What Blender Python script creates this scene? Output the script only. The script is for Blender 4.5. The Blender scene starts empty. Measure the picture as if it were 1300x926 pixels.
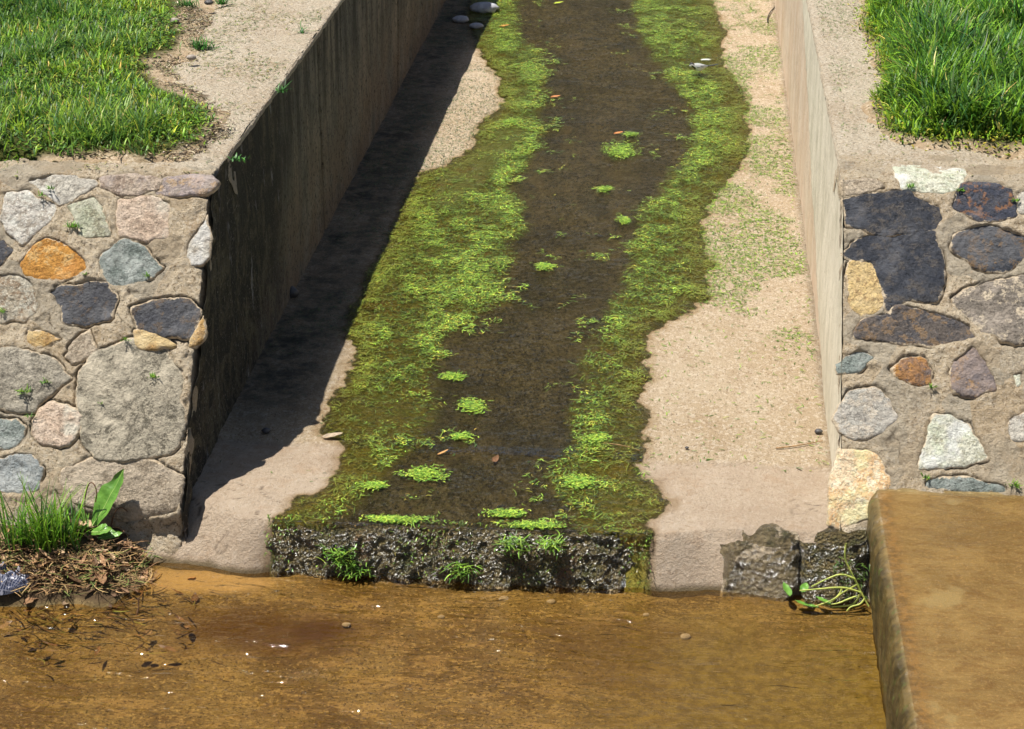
import bpy, math, random
import numpy as np
from mathutils import Vector
random.seed(7); R = np.random.default_rng(7)
S = bpy.context.scene; COL = S.collection

# ------------------------------------------------------------------ camera
F, PX, PY = 2600., 650., 418.
TH = math.atan(1058/2600.); PSI = math.radians(5.09)
fwd = np.array([-math.sin(PSI)*math.cos(TH), math.cos(PSI)*math.cos(TH), -math.sin(TH)])
rgt = np.array([math.cos(PSI), math.sin(PSI), 0.]); upv = np.cross(rgt, fwd)
CAM = np.array([0.64760807, -6.33015916, 3.55])
cd = bpy.data.cameras.new('camera'); cam = bpy.data.objects.new('camera', cd); COL.objects.link(cam)
cam.location = CAM; cam.rotation_euler = Vector(fwd).to_track_quat('-Z', 'Y').to_euler()
cd.sensor_width = 36; cd.lens = 72; cd.shift_y = -45/1300.; cd.clip_start = .1; cd.clip_end = 500
S.camera = cam
# ------------------------------------------------------------------ light
sun_dir = Vector((-.33, -.06, 1.0)).normalized()      # towards the sun
w = bpy.data.worlds.new('World'); S.world = w; w.use_nodes = True
nt = w.node_tree; sky = nt.nodes.new('ShaderNodeTexSky'); sky.sky_type = 'NISHITA'; sky.sun_disc = False
sky.sun_elevation = math.asin(sun_dir.z); sky.sun_rotation = math.atan2(sun_dir.x, sun_dir.y)
nt.links.new(sky.outputs[0], nt.nodes['Background'].inputs[0]); nt.nodes['Background'].inputs[1].default_value = .053
sl = bpy.data.lights.new('sun', 'SUN'); so = bpy.data.objects.new('sun', sl); COL.objects.link(so)
sl.energy = 5.0; sl.angle = math.radians(.5); sl.color = (1, .955, .88)
so.rotation_euler = sun_dir.to_track_quat('Z', 'Y').to_euler(); so.location = (-3, -1, 8)
S.view_settings.view_transform = 'Standard'; S.view_settings.look = 'None'
S.view_settings.exposure = .74; S.view_settings.gamma = 1

# ------------------------------------------------------------------ helpers
def ray(x, y): return fwd*F + rgt*(x-PX) - upv*(y-PY)
def onz(x, y, z=.18):
    r = ray(x, y); return CAM + r*((z-CAM[2])/r[2])
def onplane(x, y, p0, n):
    r = ray(x, y); return CAM + r*(((p0-CAM) @ n)/(r @ n))

def _h(ix, iy, s):
    n = (ix*374761393 + iy*668265263 + s*1274126177) & 0xffffffff
    n = ((n ^ (n >> 13))*1274126177) & 0xffffffff
    return ((n ^ (n >> 16)) & 0xffff)/65535.
def vn(x, y, s=0):
    x = np.asarray(x, float); y = np.asarray(y, float)
    ix = np.floor(x).astype(np.int64); iy = np.floor(y).astype(np.int64); fx = x-ix; fy = y-iy
    fx = fx*fx*(3-2*fx); fy = fy*fy*(3-2*fy)
    a = _h(ix, iy, s); b = _h(ix+1, iy, s); c = _h(ix, iy+1, s); d = _h(ix+1, iy+1, s)
    return (a*(1-fx)+b*fx)*(1-fy) + (c*(1-fx)+d*fx)*fy
def fbm(x, y, s=0, o=4, g=.5):
    t = 0; a = 1; m = 0
    for k in range(o):
        t = t + a*vn(x*2**k+k*17.3, y*2**k-k*9.1, s+k); m += a; a *= g
    return t/m*2-1                                            # about -1..1
def sstep(a, b, x):
    t = np.clip((x-a)/(b-a), 0, 1); return t*t*(3-2*t)
def sdf(px, py, poly):                                        # signed distance, positive inside
    P = np.asarray(poly, float); Q = np.roll(P, -1, 0); sh = px.shape
    x = px.ravel(); y = py.ravel(); d = np.full(x.shape, 1e9); ins = np.zeros(x.shape, bool)
    for (ax, ay), (bx, by) in zip(P, Q):
        ex, ey = bx-ax, by-ay; L = ex*ex+ey*ey+1e-12
        t = np.clip(((x-ax)*ex+(y-ay)*ey)/L, 0, 1)
        d = np.minimum(d, (x-ax-t*ex)**2+(y-ay-t*ey)**2)
        c = ((ay > y) != (by > y)); 
        with np.errstate(divide='ignore', invalid='ignore'):
            xi = ex*(y-ay)/(ey if ey else 1e-12)+ax
        ins ^= c & (x < xi)
    d = np.sqrt(d); return np.where(ins, d, -d).reshape(sh)

def mesh(name, V, Fq, mat, parent=None, cols=None, attrs=None, smooth=True, mats=None, midx=None):
    me = bpy.data.meshes.new(name); V = np.asarray(V, np.float32); Fq = np.asarray(Fq, np.int32)
    k = Fq.shape[1]; me.vertices.add(len(V)); me.vertices.foreach_set('co', V.ravel())
    me.loops.add(Fq.size); me.loops.foreach_set('vertex_index', Fq.ravel())
    me.polygons.add(len(Fq)); me.polygons.foreach_set('loop_start', np.arange(0, Fq.size, k, dtype=np.int32))
    me.polygons.foreach_set('use_smooth', np.full(len(Fq), smooth))
    for m in (mats or [mat]): me.materials.append(m)
    if midx is not None: me.polygons.foreach_set('material_index', np.asarray(midx, np.int32))
    me.update(calc_edges=True); me.validate()
    if cols is not None:
        a = me.color_attributes.new('col', 'FLOAT_COLOR', 'POINT')
        a.data.foreach_set('color', np.c_[cols, np.ones(len(cols))].astype(np.float32).ravel())
    for kx, v in (attrs or {}).items():
        a = me.attributes.new(kx, 'FLOAT', 'POINT'); a.data.foreach_set('value', np.asarray(v, np.float32).ravel())
    o = bpy.data.objects.new(name, me); COL.objects.link(o)
    if parent: o.parent = parent
    return o
def gridfaces(nu, nv, flip=False):
    i, j = np.meshgrid(np.arange(nu-1), np.arange(nv-1), indexing='ij')
    a = (i*nv+j).ravel(); f = np.c_[a, a+nv, a+nv+1, a+1]
    return f[:, ::-1] if flip else f
def tag(o, label=None, cat=None, group=None, kind=None):
    if label: o['label'] = label
    if cat: o['category'] = cat
    if group: o['group'] = group
    if kind: o['kind'] = kind
    return o
def empty(name, loc, label, cat, group=None):
    o = bpy.data.objects.new(name, None); COL.objects.link(o); o.location = loc; o.empty_display_size = .05
    return tag(o, label, cat, group)
def sub(name, V, Fq, mat, parent, **k):                       # child mesh given in world coordinates
    return mesh(name, np.asarray(V)-np.array(parent.location), Fq, mat, parent, **k)

# ------------------------------------------------------------------ materials
def s2l(c): c = np.array(c)/255.; return tuple(np.where(c <= .04045, c/12.92, ((c+.055)/1.055)**2.4))
class MT:
    def __init__(s, name):
        s.m = bpy.data.materials.new(name); s.m.use_nodes = True; s.t = s.m.node_tree
        s.b = s.t.nodes['Principled BSDF']; s.o = s.t.nodes['Material Output']; s._c = None
    def n(s, ty, **k):
        x = s.t.nodes.new(ty)
        for a, b in k.items(): setattr(x, a, b)
        return x
    def L(s, a, b): s.t.links.new(a, b)
    def co(s, sc=(1, 1, 1)):
        if s._c is None: s._c = s.n('ShaderNodeTexCoord').outputs['Object']
        m = s.n('ShaderNodeMapping'); m.inputs['Scale'].default_value = sc; s.L(s._c, m.inputs['Vector']); return m.outputs[0]
    def noise(s, scale, sc=(1, 1, 1), det=4, rough=.6, dist=0):
        x = s.n('ShaderNodeTexNoise'); x.inputs['Scale'].default_value = scale; x.inputs['Detail'].default_value = det
        x.inputs['Roughness'].default_value = rough; x.inputs['Distortion'].default_value = dist
        s.L(s.co(sc), x.inputs['Vector']); return x.outputs['Fac']
    def voro(s, scale, feat='F1', sc=(1, 1, 1), out='Distance'):
        x = s.n('ShaderNodeTexVoronoi', feature=feat); x.inputs['Scale'].default_value = scale
        s.L(s.co(sc), x.inputs['Vector']); return x.outputs[out]
    def ramp(s, f, a, b, c0=0., c1=1.):
        x = s.n('ShaderNodeMapRange'); x.interpolation_type = 'SMOOTHSTEP'
        s.L(f, x.inputs[0])
        for i, v in enumerate((a, b, c0, c1)): x.inputs[i+1].default_value = v
        return x.outputs[0]
    def mix(s, f, a, b, mode='MIX'):
        x = s.n('ShaderNodeMix', data_type='RGBA', blend_type=mode)
        for v, i in ((f, 0), (a, 6), (b, 7)):
            if hasattr(v, 'is_output'): s.L(v, x.inputs[i])
            elif i == 0: x.inputs[0].default_value = v
            else: x.inputs[i].default_value = (*v[:3], 1)
        return x.outputs[2]
    def math(s, op, a, b=0.):
        x = s.n('ShaderNodeMath', operation=op)
        for i, v in enumerate((a, b)):
            if hasattr(v, 'is_output'): s.L(v, x.inputs[i])
            else: x.inputs[i].default_value = v
        return x.outputs[0]
    def attr(s, nm, col=False):
        x = s.n('ShaderNodeAttribute', attribute_name=nm); return x.outputs['Color' if col else 'Fac']
    def bump(s, h, strength=.6, dist=.01, prev=None):
        x = s.n('ShaderNodeBump'); x.inputs['Strength'].default_value = strength; x.inputs['Distance'].default_value = dist
        s.L(h, x.inputs['Height'])
        if prev: s.L(prev, x.inputs['Normal'])
        return x.outputs[0]
    def fin(s, col, rough=.85, normal=None, spec=.3):
        for v, i in ((col, 'Base Color'), (rough, 'Roughness')):
            if hasattr(v, 'is_output'): s.L(v, s.b.inputs[i])
            elif i == 'Base Color': s.b.inputs[i].default_value = (*v[:3], 1)
            else: s.b.inputs[i].default_value = v
        s.b.inputs['Specular IOR Level'].default_value = spec
        if normal: s.L(normal, s.b.inputs['Normal'])
        return s.m

def concrete(name, a, b, dark=(.10, .085, .065), grit=1.):
    m = MT(name)
    c = m.mix(m.ramp(m.noise(3.5, det=6), .35, .65), a, b)
    c = m.mix(m.ramp(m.noise(60, det=3, rough=.7), .5, .75, 0, .55), c, tuple(v*1.22 for v in a))
    c = m.mix(m.ramp(m.noise(110, det=3, rough=.7), .58, .70, 0, .75*grit), c, dark)
    h = m.math('ADD', m.noise(90, det=5, rough=.75), m.math('MULTIPLY', m.noise(18, det=4), .8))
    return m.fin(c, .93, m.bump(h, .75*grit, .012), .15)

def leafy(name, transl=.3, rough=.5):
    m = MT(name); col = m.attr('col', True)
    c = m.mix(m.ramp(m.noise(35), .3, .7, 0, .35), col, m.mix(1., col, (.55, .6, .4), 'MULTIPLY'))
    m.fin(c, rough, None, .35)
    t = m.n('ShaderNodeBsdfTranslucent'); m.L(c, t.inputs[0])
    x = m.n('ShaderNodeMixShader'); x.inputs[0].default_value = transl
    m.L(m.b.outputs[0], x.inputs[1]); m.L(t.outputs[0], x.inputs[2]); m.L(x.outputs[0], m.o.inputs[0])
    return m.m
M_grass = leafy('grass_blades', .35, .45)
M_algae = leafy('algae_fronds', .15, .35)
M_dryleaf = leafy('dry_leaves', .2, .7)

def solid(name, a, b=None, rough=.7, scale=25, spec=.3, bump=.3):
    m = MT(name); b = b or tuple(v*.7 for v in a)
    return m.fin(m.mix(m.ramp(m.noise(scale), .35, .65), a, b), rough, m.bump(m.noise(scale*3), bump, .004), spec)

def water(name, tint, bump_nodes, rough=.03, edge=None, ior=1.5):
    m = MT(name); m.t.nodes.remove(m.b)
    tr = m.n('ShaderNodeBsdfTransparent'); gl = m.n('ShaderNodeBsdfGlossy'); gl.inputs['Roughness'].default_value = rough
    tr.inputs[0].default_value = (*tint, 1)
    nrm = bump_nodes(m); m.L(nrm, gl.inputs['Normal'])
    fr = m.n('ShaderNodeFresnel'); fr.inputs['IOR'].default_value = ior; m.L(nrm, fr.inputs['Normal'])
    x = m.n('ShaderNodeMixShader'); m.L(fr.outputs[0], x.inputs[0]); m.L(tr.outputs[0], x.inputs[1]); m.L(gl.outputs[0], x.inputs[2])
    out = x.outputs[0]
    if edge:
        cl = m.n('ShaderNodeBsdfTransparent'); y = m.n('ShaderNodeMixShader'); m.L(edge(m), y.inputs[0])
        m.L(cl.outputs[0], y.inputs[1]); m.L(out, y.inputs[2]); out = y.outputs[0]
    m.L(out, m.o.inputs[0]); return m.m

# ------------------------------------------------------------------ blades (grass, fronds, strips)
def blades(P, head, length, width, lean, bend, col, curl=0., nseg=3, taper=1., fold=0.):
    n = len(P); f = lambda v: np.broadcast_to(np.asarray(v, float), (n,)).copy()
    head, length, width, lean, bend, curl = map(f, (head, length, width, lean, bend, curl))
    pos = np.array(P, float); Vs = []
    for k in range(nseg+1):
        t = k/nseg
        wd = width*(1-t**1.6*taper)*(.55+.45*min(1, t*3)) + 1e-4
        hx, hy = np.cos(head+curl*t), np.sin(head+curl*t); sx, sy = -hy, hx
        Vs.append(np.stack([np.c_[pos[:, 0]-sx*wd/2, pos[:, 1]-sy*wd/2, pos[:, 2]],
                            np.c_[pos[:, 0]+sx*wd/2, pos[:, 1]+sy*wd/2, pos[:, 2]+fold*wd]], 1))
        if k < nseg:
            ph = lean+bend*(t+.5/nseg); st = length/nseg
            pos = pos + np.c_[hx*np.sin(ph)*st, hy*np.sin(ph)*st, np.cos(ph)*st]
    V = np.stack(Vs, 1).reshape(-1, 3); m = 2*(nseg+1); base = np.arange(n)*m
    Fc = np.concatenate([np.c_[base+2*k, base+2*k+1, base+2*k+3, base+2*k+2] for k in range(nseg)])
    C = np.repeat(np.asarray(col, float), m, axis=0)
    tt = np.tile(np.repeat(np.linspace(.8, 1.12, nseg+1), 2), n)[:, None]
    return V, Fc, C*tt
def join(parts):
    V = []; Fc = []; C = []; o = 0
    for v, f, c in parts: V.append(v); Fc.append(f+o); C.append(c); o += len(v)
    return np.concatenate(V), np.concatenate(Fc), np.concatenate(C)
def pal(n, cols, wts, jit=.22):
    c = np.array(cols)[R.choice(len(cols), n, p=np.array(wts)/sum(wts))]
    return np.clip(c*(1+R.normal(0, jit, (n, 1)))*(1+R.normal(0, .06, (n, 3))), .004, .9)
def tube(pts, rad, seg=6):
    P = np.array(pts, float); n = len(P); rad = np.broadcast_to(rad, (n,)); V = []
    T = np.gradient(P, axis=0); T /= np.linalg.norm(T, axis=1)[:, None]+1e-9
    ref = np.array([0.02, 0.9, .43]) 
    for p, t, r in zip(P, T, rad):
        a = np.cross(t, ref); a /= np.linalg.norm(a)+1e-9; b = np.cross(t, a)
        for k in range(seg): V.append(p+r*(a*math.cos(2*math.pi*k/seg)+b*math.sin(2*math.pi*k/seg)))
    Fq = [(i*seg+k, i*seg+(k+1) % seg, (i+1)*seg+(k+1) % seg, (i+1)*seg+k) for i in range(n-1) for k in range(seg)]
    Fq += [(0, 1, 2, 3), ((n-1)*seg+3, (n-1)*seg+2, (n-1)*seg+1, (n-1)*seg)]
    return np.array(V), np.array(Fq)
def bez(a, b, c, n=10):
    t = np.linspace(0, 1, n)[:, None]; a, b, c = map(np.array, (a, b, c)); return (1-t)**2*a+2*t*(1-t)*b+t*t*c
def rock(c, r, seed=0, amp=.18, n=40, frq=3.):
    u = np.linspace(0, math.pi, n); v = np.linspace(0, 2*math.pi, 2*n, endpoint=False); U, W = np.meshgrid(u, v, indexing='ij')
    d = np.stack([np.sin(U)*np.cos(W), np.sin(U)*np.sin(W), np.cos(U)], -1)
    h = 1+amp*(fbm(d[..., 0]*frq+seed, d[..., 1]*frq+d[..., 2]*frq*1.3, seed, 5)+.5*np.round(fbm(d[..., 0]*2+5+seed, d[..., 2]*2+d[..., 1], seed+9, 2)*3)/3)
    P = d*h[..., None]*np.array(r)+np.array(c); P[0] = P[0].mean(0); P[-1] = P[-1].mean(0)
    m = 2*n; i, j = np.meshgrid(np.arange(n-1), np.arange(m), indexing='ij'); i = i.ravel(); j = j.ravel(); j2 = (j+1) % m
    return P.reshape(-1, 3), np.c_[i*m+j, (i+1)*m+j, (i+1)*m+j2, i*m+j2]

# ================================================================== SETTING
XL, XR, ZT = -1.12, 1.24, 1.20
W_px = [(640,-150),(640,-60),(610,-20),(590,20),(600,50),(612,75),(633,100),(635,140),(608,160),(600,185),(565,212),(530,222),(490,300),(455,380),(436,420),
 (447,445),(443,490),(412,515),(405,545),(440,568),(424,580),(430,600),(400,620),(372,628),(355,655),(343,680)]
W_r = [(822,690),(818,660),(845,650),(848,635),(830,610),(808,600),(812,575),(822,545),(815,510),(825,480),(820,455),(825,430),(840,408),(870,402),
 (900,382),(905,350),(900,320),(890,290),(900,260),(930,225),(950,195),(950,165),(948,135),(935,105),(922,90),(918,55),(918,30),(900,0),(880,-60),(870,-150)]
C_px = [(685,-150),(680,-30),(650,20),(655,40),(672,60),(690,90),(685,140),(680,190),(650,230),(664,280),(650,310),(640,350),(635,385),(605,400),(565,430),(555,470),(545,500),
 (530,560),(480,600),(430,640),(415,685),(745,690),(722,640),(705,605),(735,570),(732,520),(750,480),(760,440),(775,400),(790,370),(795,340),(805,310),
 (812,270),(845,240),(865,210),(880,170),(875,130),(850,100),(830,70),(812,40),(808,0),(800,-150)]
def w2(l): return [tuple(onz(x, y)[:2]) for x, y in l]
Wl = w2(W_px); Wr = w2(W_r)
Wpoly = Wl+[(Wl[-1][0]-.02, -.3), (Wr[0][0], -.3)]+Wr+[(Wr[-1][0], 16), (Wl[0][0], 16)]
Cpoly = w2(C_px)
def wetf(X, Y):
    n = fbm(X*9, Y*9, 3, 4)*.045 + fbm(X*35, Y*22, 8, 3)*.022
    return sdf(X, Y, Wpoly)+n
def cenf(X, Y):
    return sdf(X, Y, Cpoly)+fbm(X*8, Y*5, 5, 4)*.07

PG = [tuple(onz(x, y)[:2]) for x, y in ((560,215),(600,190),(632,165),(668,150),(668,175),(640,205),(615,235),(575,262),(545,262),(540,235))]
def pgf(X, Y): return sstep(-.02, .05, sdf(X, Y, PG)+.05*fbm(X*8, Y*6, 19, 4))
def floor_z(X, Y):
    wl = sstep(-.77, -.84, X); wr = sstep(.53, .60, X); dryf = np.maximum(wl, wr)
    edge = .040+.015*fbm(X*5, X*0, 2, 3)+.03*dryf+.22*sstep(-.86, -1.15, X)+.08*sstep(.62, .80, X)
    t = np.clip((edge-Y)/(edge+.03*sstep(.2, .06, edge)+1e-6), 0, 1.6)
    z = np.where(dryf > .02, .18-(.20+.04*(1-dryf))*t**(.5+.8*dryf), .18-.24*np.minimum(t, 1)**.45)
    z = z+dryf*sstep(.5, .1, Y)*(.010*fbm(X*7, Y*9, 14, 4)+.006*fbm(X*22, Y*22, 15, 3)) + .012*fbm(X*3, Y*3, 1, 3) + .0022*fbm(X*40, Y*40, 4, 3)
    z = z + np.where((Y > .1), .010*sstep(.66, .72, Y+.015*fbm(X*6, X*0, 6, 3)+.03*X)-.005, 0)     # slab joint
    j = np.abs(Y-(.66-.03*X+.012*fbm(X*9, X*0, 6, 3))); z = z-.006*np.exp(-(j/.007)**2)
    return z
# ---- channel floor
xs = np.linspace(-1.55, 1.37, 270)
ys = np.concatenate([np.linspace(-.10, .12, 70), np.linspace(.128, 2.5, 310), np.linspace(2.51, 8.6, 460), np.linspace(8.65, 16, 60)])
X, Y = np.meshgrid(xs, ys, indexing='ij'); Z = floor_z(X, Y)
wet = wetf(X, Y); cen = cenf(X, Y)
alg = sstep(-.02, .05, wet)*sstep(.06, -.05, cen)
m = MT('channel_concrete')
dry = m.mix(m.ramp(m.noise(2.2, det=6), .35, .65), (.54, .405, .255), (.62, .49, .335))
dry = m.mix(m.ramp(m.noise(9, (1, .5, 1), det=5), .5, .72, 0, .5), dry, (.47, .34, .21))
dry = m.mix(m.ramp(m.noise(50, (1, .8, 1), det=4, rough=.8), .50, .60, 0, .7), dry, (.80, .68, .52))
dry = m.mix(m.ramp(m.noise(42, (1, .7, 1), det=4, rough=.8), .56, .64, 0, .6), dry, (.34, .22, .13))
dry = m.mix(m.ramp(m.noise(120, (1, .8, 1), det=2, rough=.75), .58, .65, 0, .75), dry, (.26, .17, .10))
newer = m.mix(m.ramp(m.noise(5, det=6), .35, .65), (.43, .33, .245), (.50, .40, .305))
newer = m.mix(m.ramp(m.noise(90, det=2, rough=.7), .6, .7, 0, .35), newer, (.25, .19, .13))
newer = m.mix(m.ramp(m.noise(45, (1, .8, 1), det=4, rough=.8), .55, .64, 0, .55), newer, (.26, .18, .11))
newer = m.mix(m.ramp(m.noise(7, det=6, rough=.7), .52, .66, 0, .5), newer, (.40, .26, .16))
dry = m.mix(m.math('MULTIPLY', m.attr('slab'), .7), dry, newer)
dry = m.mix(m.attr('crack'), dry, (.10, .07, .045))
dry = m.mix(m.attr('low'), dry, (.13, .095, .045))
dry = m.mix(m.math('MULTIPLY', m.attr('shade_dirt'), m.ramp(m.noise(14, det=6, rough=.7), .35, .65, .6, 1)), dry, (.055, .055, .04))
brown = m.mix(m.ramp(m.noise(40, (1, .45, 1), det=6, rough=.7), .35, .66), (.10, .080, .030), (.24, .19, .080))
brown = m.mix(m.ramp(m.noise(120, (1,.6,1), det=3, rough=.8), .53, .64, 0, .8), brown, (.30, .24, .13))
brown = m.mix(m.ramp(m.noise(62, (1, .5, 1), det=4, rough=.8), .52, .60, 0, .85), brown, (.02, .017, .009))
och = m.mix(m.ramp(m.noise(14, det=6, rough=.7), .38, .62), (.29, .23, .028), (.19, .22, .030))
och = m.mix(m.ramp(m.noise(60, det=4, rough=.8), .48, .60, 0, .8), och, (.42, .36, .07))
och = m.mix(m.ramp(m.noise(48, det=4, rough=.8), .52, .62, 0, .85), och, (.07, .075, .015))
brown = m.mix(m.ramp(m.noise(3.5, (1, .6, 1), det=5, dist=.8), .40, .62, 0, .5), brown, (.045, .040, .016))
brown = m.mix(m.ramp(m.noise(5, (1, .5, 1), det=5, dist=.8), .54, .68, 0, .45), brown, (.24, .18, .07))
och = m.mix(m.math('MULTIPLY', m.attr('pg'), m.ramp(m.noise(30, det=4), .3, .55, .5, .95)), och, (.34, .37, .11))
och = m.mix(m.ramp(m.noise(4.5, det=4), .58, .72, 0, .6), och, (.34, .17, .025))
wetc = m.mix(m.attr('alg'), brown, och)
wm = m.ramp(m.math('ADD', m.attr('wet'), m.math('MULTIPLY', m.math('SUBTRACT', m.noise(45, det=4), .5), .035)), -.004, .006)
c = m.mix(wm, dry, wetc)
damp = m.ramp(m.attr('wet'), -.05, .004)
c = m.mix(m.math('MULTIPLY', damp, m.math('SUBTRACT', 1., wm)), c, m.mix(1., c, (.72, .66, .55), 'MULTIPLY'))
h = m.math('MULTIPLY', m.math('ADD', m.noise(100, det=5, rough=.8), m.math('MULTIPLY', m.noise(22, det=4), .7)), m.math('SUBTRACT', 1., m.math('MULTIPLY', m.attr('slab'), .25)))
m.fin(c, m.ramp(wm, 0, 1, .93, .45), m.bump(h, 1., .026), .25)
slab = sstep(.70, .66, Y+.03*X-.012*fbm(X*9, X*0, 6, 3))
shade_dirt = np.clip(sstep(-.72+.08*fbm(X*3, Y*2, 13, 3), -.92, X)*sstep(.4, 1.3, Y), 0, 1)*(.85+.3*fbm(X*4, Y*3, 12, 3)) + .5*np.exp(-((X-1.24)/.025)**2)  # left wall's shade painted into the floor colour, plus dirt along the right wall
cq = np.abs(fbm(X*3.3, Y*3.3, 16, 4)); ck = np.exp(-(cq/.007)**2)*sstep(.62, .45, Y)*sstep(0, .3, fbm(X*2, Y*2, 18, 2)+.1)*.85
Z = Z-.004*ck
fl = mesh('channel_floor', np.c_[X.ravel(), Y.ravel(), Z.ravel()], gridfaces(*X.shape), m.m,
     attrs=dict(pg=pgf(X, Y).ravel(), crack=ck.ravel(), low=(.9*sstep(.028, .004, Z+.008*fbm(X*25, Y*25, 17, 3))).ravel(), wet=wet.ravel(), alg=alg.ravel(), slab=slab.ravel(), shade_dirt=shade_dirt.ravel()))
tag(fl, kind='structure')
# ---- thin running water on the floor
Zw = Z+.0045; k = gridfaces(*X.shape); wf = wet.ravel()[k].max(1) > -.01; zf = Y.ravel()[k].max(1) > .04
k = k[wf & zf]; u, inv = np.unique(k, return_inverse=True)
def flow(m):
    h = m.math('ADD', m.noise(55, (.55, 1, 1), det=4, rough=.65), m.math('MULTIPLY', m.noise(130, (.6, 1, 1), det=3), .5))
    return m.bump(h, .9, .03)
M_flow = water('running_water', (.88, .84, .72), flow, .06, ior=1.33, edge=lambda m: m.ramp(m.math('ADD', m.attr('wet'), m.math('MULTIPLY', m.math('SUBTRACT', m.noise(45, det=4), .5), .035)), -.004, .006))
cw = mesh('stream_water', np.c_[X.ravel(), Y.ravel(), Zw.ravel()][u], inv.reshape(-1, 4), M_flow, attrs=dict(wet=wet.ravel()[u]))
tag(cw, kind='structure')

# ---- pool bed and pool water
def geo(a, b, n): return a+(b-a)*(np.geomspace(1, 40, n)-1)/39
def pool_z(X, Y):
    z = -.022-.05*sstep(-.05, -.6, Y)+.014*fbm(X*2.2, Y*2.5, 21, 3)+.010*fbm(X*9, Y*9, 22, 3)
    z = z+.016*sstep(.5, 0, np.hypot((X+1.02)/1.9, (Y+.07)/.75)+.03*fbm(X*7, Y*12, 23, 3))*.9
    d = (X+1.17)+.10*fbm(X*6, Y*6, 24, 3)
    bank = sstep(0, -.35, d)*sstep(-.42, -.12, Y+.10*fbm(X*4, X*0, 25, 3)+.12*(X+1.6))
    return z+bank*(.15+.03*fbm(X*12, Y*12, 26, 3))+.04*sstep(-1.5, -2.2, X)*0
px_ = np.concatenate([-geo(2.3, 60, 20)[::-1], np.linspace(-2.28, 1.5, 420), geo(1.55, 60, 20)])
py_ = np.concatenate([-geo(1.5, 40, 20)[::-1], np.linspace(-1.48, .14, 180)])
X, Y = np.meshgrid(px_, py_, indexing='ij'); Z = pool_z(X, Y)
m = MT('pool_bed_silt')
c = m.mix(m.ramp(m.noise(3.2, (1, 1.6, 1), det=6), .38, .62), (.115, .080, .030), (.20, .15, .066))
c = m.mix(m.ramp(m.noise(9, (.6, 1.6, 1), det=5, rough=.6, dist=1.), .52, .62, 0, .5), c, (.36, .26, .12))
c = m.mix(m.ramp(m.noise(30, det=6, rough=.75), .47, .62, 0, .45), c, (.13, .078, .02))
c = m.mix(m.ramp(m.noise(60, (.8, 1.2, 1), det=4, rough=.75), .53, .62, 0, .75), c, (.36, .27, .12))
c = m.mix(m.ramp(m.noise(95, det=3, rough=.75), .545, .61, 0, .8), c, (.045, .03, .012))
c = m.mix(m.attr('gold'), c, m.mix(m.ramp(m.noise(28, det=5), .4, .6), (.19, .15, .045), (.13, .10, .03)))
c = m.mix(m.attr('deep'), c, (.075, .040, .012))
c = m.mix(m.attr('pale'), c, (.42, .31, .17))
c = m.mix(m.math('MULTIPLY', m.attr('bank'), m.ramp(m.noise(30, det=5), .3, .45, .6, 1)), c, (.075, .05, .028))
m.fin(c, .9, m.bump(m.math('ADD', m.noise(70, det=5, rough=.7), m.noise(15, (.6, 1.5, 1), det=4)), .8, .014), .1)
deep = .85*sstep(.55, .1, np.hypot((X+.75)/1.0, (Y+.34)/.38)+.12*fbm(X*5, Y*8, 31, 3))+.35*sstep(.05, .6, fbm(X*2, Y*4, 33, 3))
pale = .75*sstep(.20, .08, np.hypot((X+1.02)/1.9, (Y+.07)/.55)+.06*fbm(X*7, Y*14, 23, 4))
bank = sstep(-.01, .02, Z)
o = mesh('pool_bed', np.c_[X.ravel(), Y.ravel(), Z.ravel()], gridfaces(*X.shape), m.m, attrs=dict(gold=(.85*sstep(.1, .8, X)*sstep(.05, -.4, Y+.1*fbm(X*4, Y*5, 35, 3))).ravel(), deep=np.clip(deep, 0, 1).ravel(), pale=pale.ravel(), bank=bank.ravel()))
tag(o, kind='structure')
def ripples(m):
    n1 = m.noise(5.5, (.6, 2.0, 1), det=3, rough=.5, dist=1.4); n2 = m.noise(22, (.7, 1.6, 1), det=2, rough=.5, dist=1.)
    return m.bump(m.math('ADD', n1, m.math('MULTIPLY', n2, .3)), .75, .029)
M_pool = water('pool_water_clear', (.88, .77, .56), ripples, .03)
px_ = np.concatenate([-geo(2.3, 60, 12)[::-1], np.linspace(-2.28, 1.33, 420)]); py_ = np.concatenate([-geo(1.5, 40, 12)[::-1], np.linspace(-1.48, .10, 300)])
X, Y = np.meshgrid(px_, py_, indexing='ij')
qx = X*3.2+1.1*fbm(X*2, Y*3, 251, 3); qy = Y*10+1.3*fbm(X*1.6, Y*2.6, 252, 3)
calm = .35+.65*sstep(-1.3, -.6, X)*sstep(-.1, .5, fbm(X*1.2, Y*1.6, 253, 2)+.45)
rings = np.sin(np.hypot(X-.05, (Y-.02)*1.15)*95+2*fbm(X*3, Y*3, 254, 3))*np.exp(-np.hypot(X-.05, Y)/.55)
pw = calm*(.0060*fbm(qx, qy, 255, 3)+.0010*fbm(X*22, Y*40, 256, 2)+.0007*rings)
tag(mesh('pool_water', np.c_[X.ravel(), Y.ravel(), pw.ravel()], gridfaces(*X.shape), M_pool), kind='structure')

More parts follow.
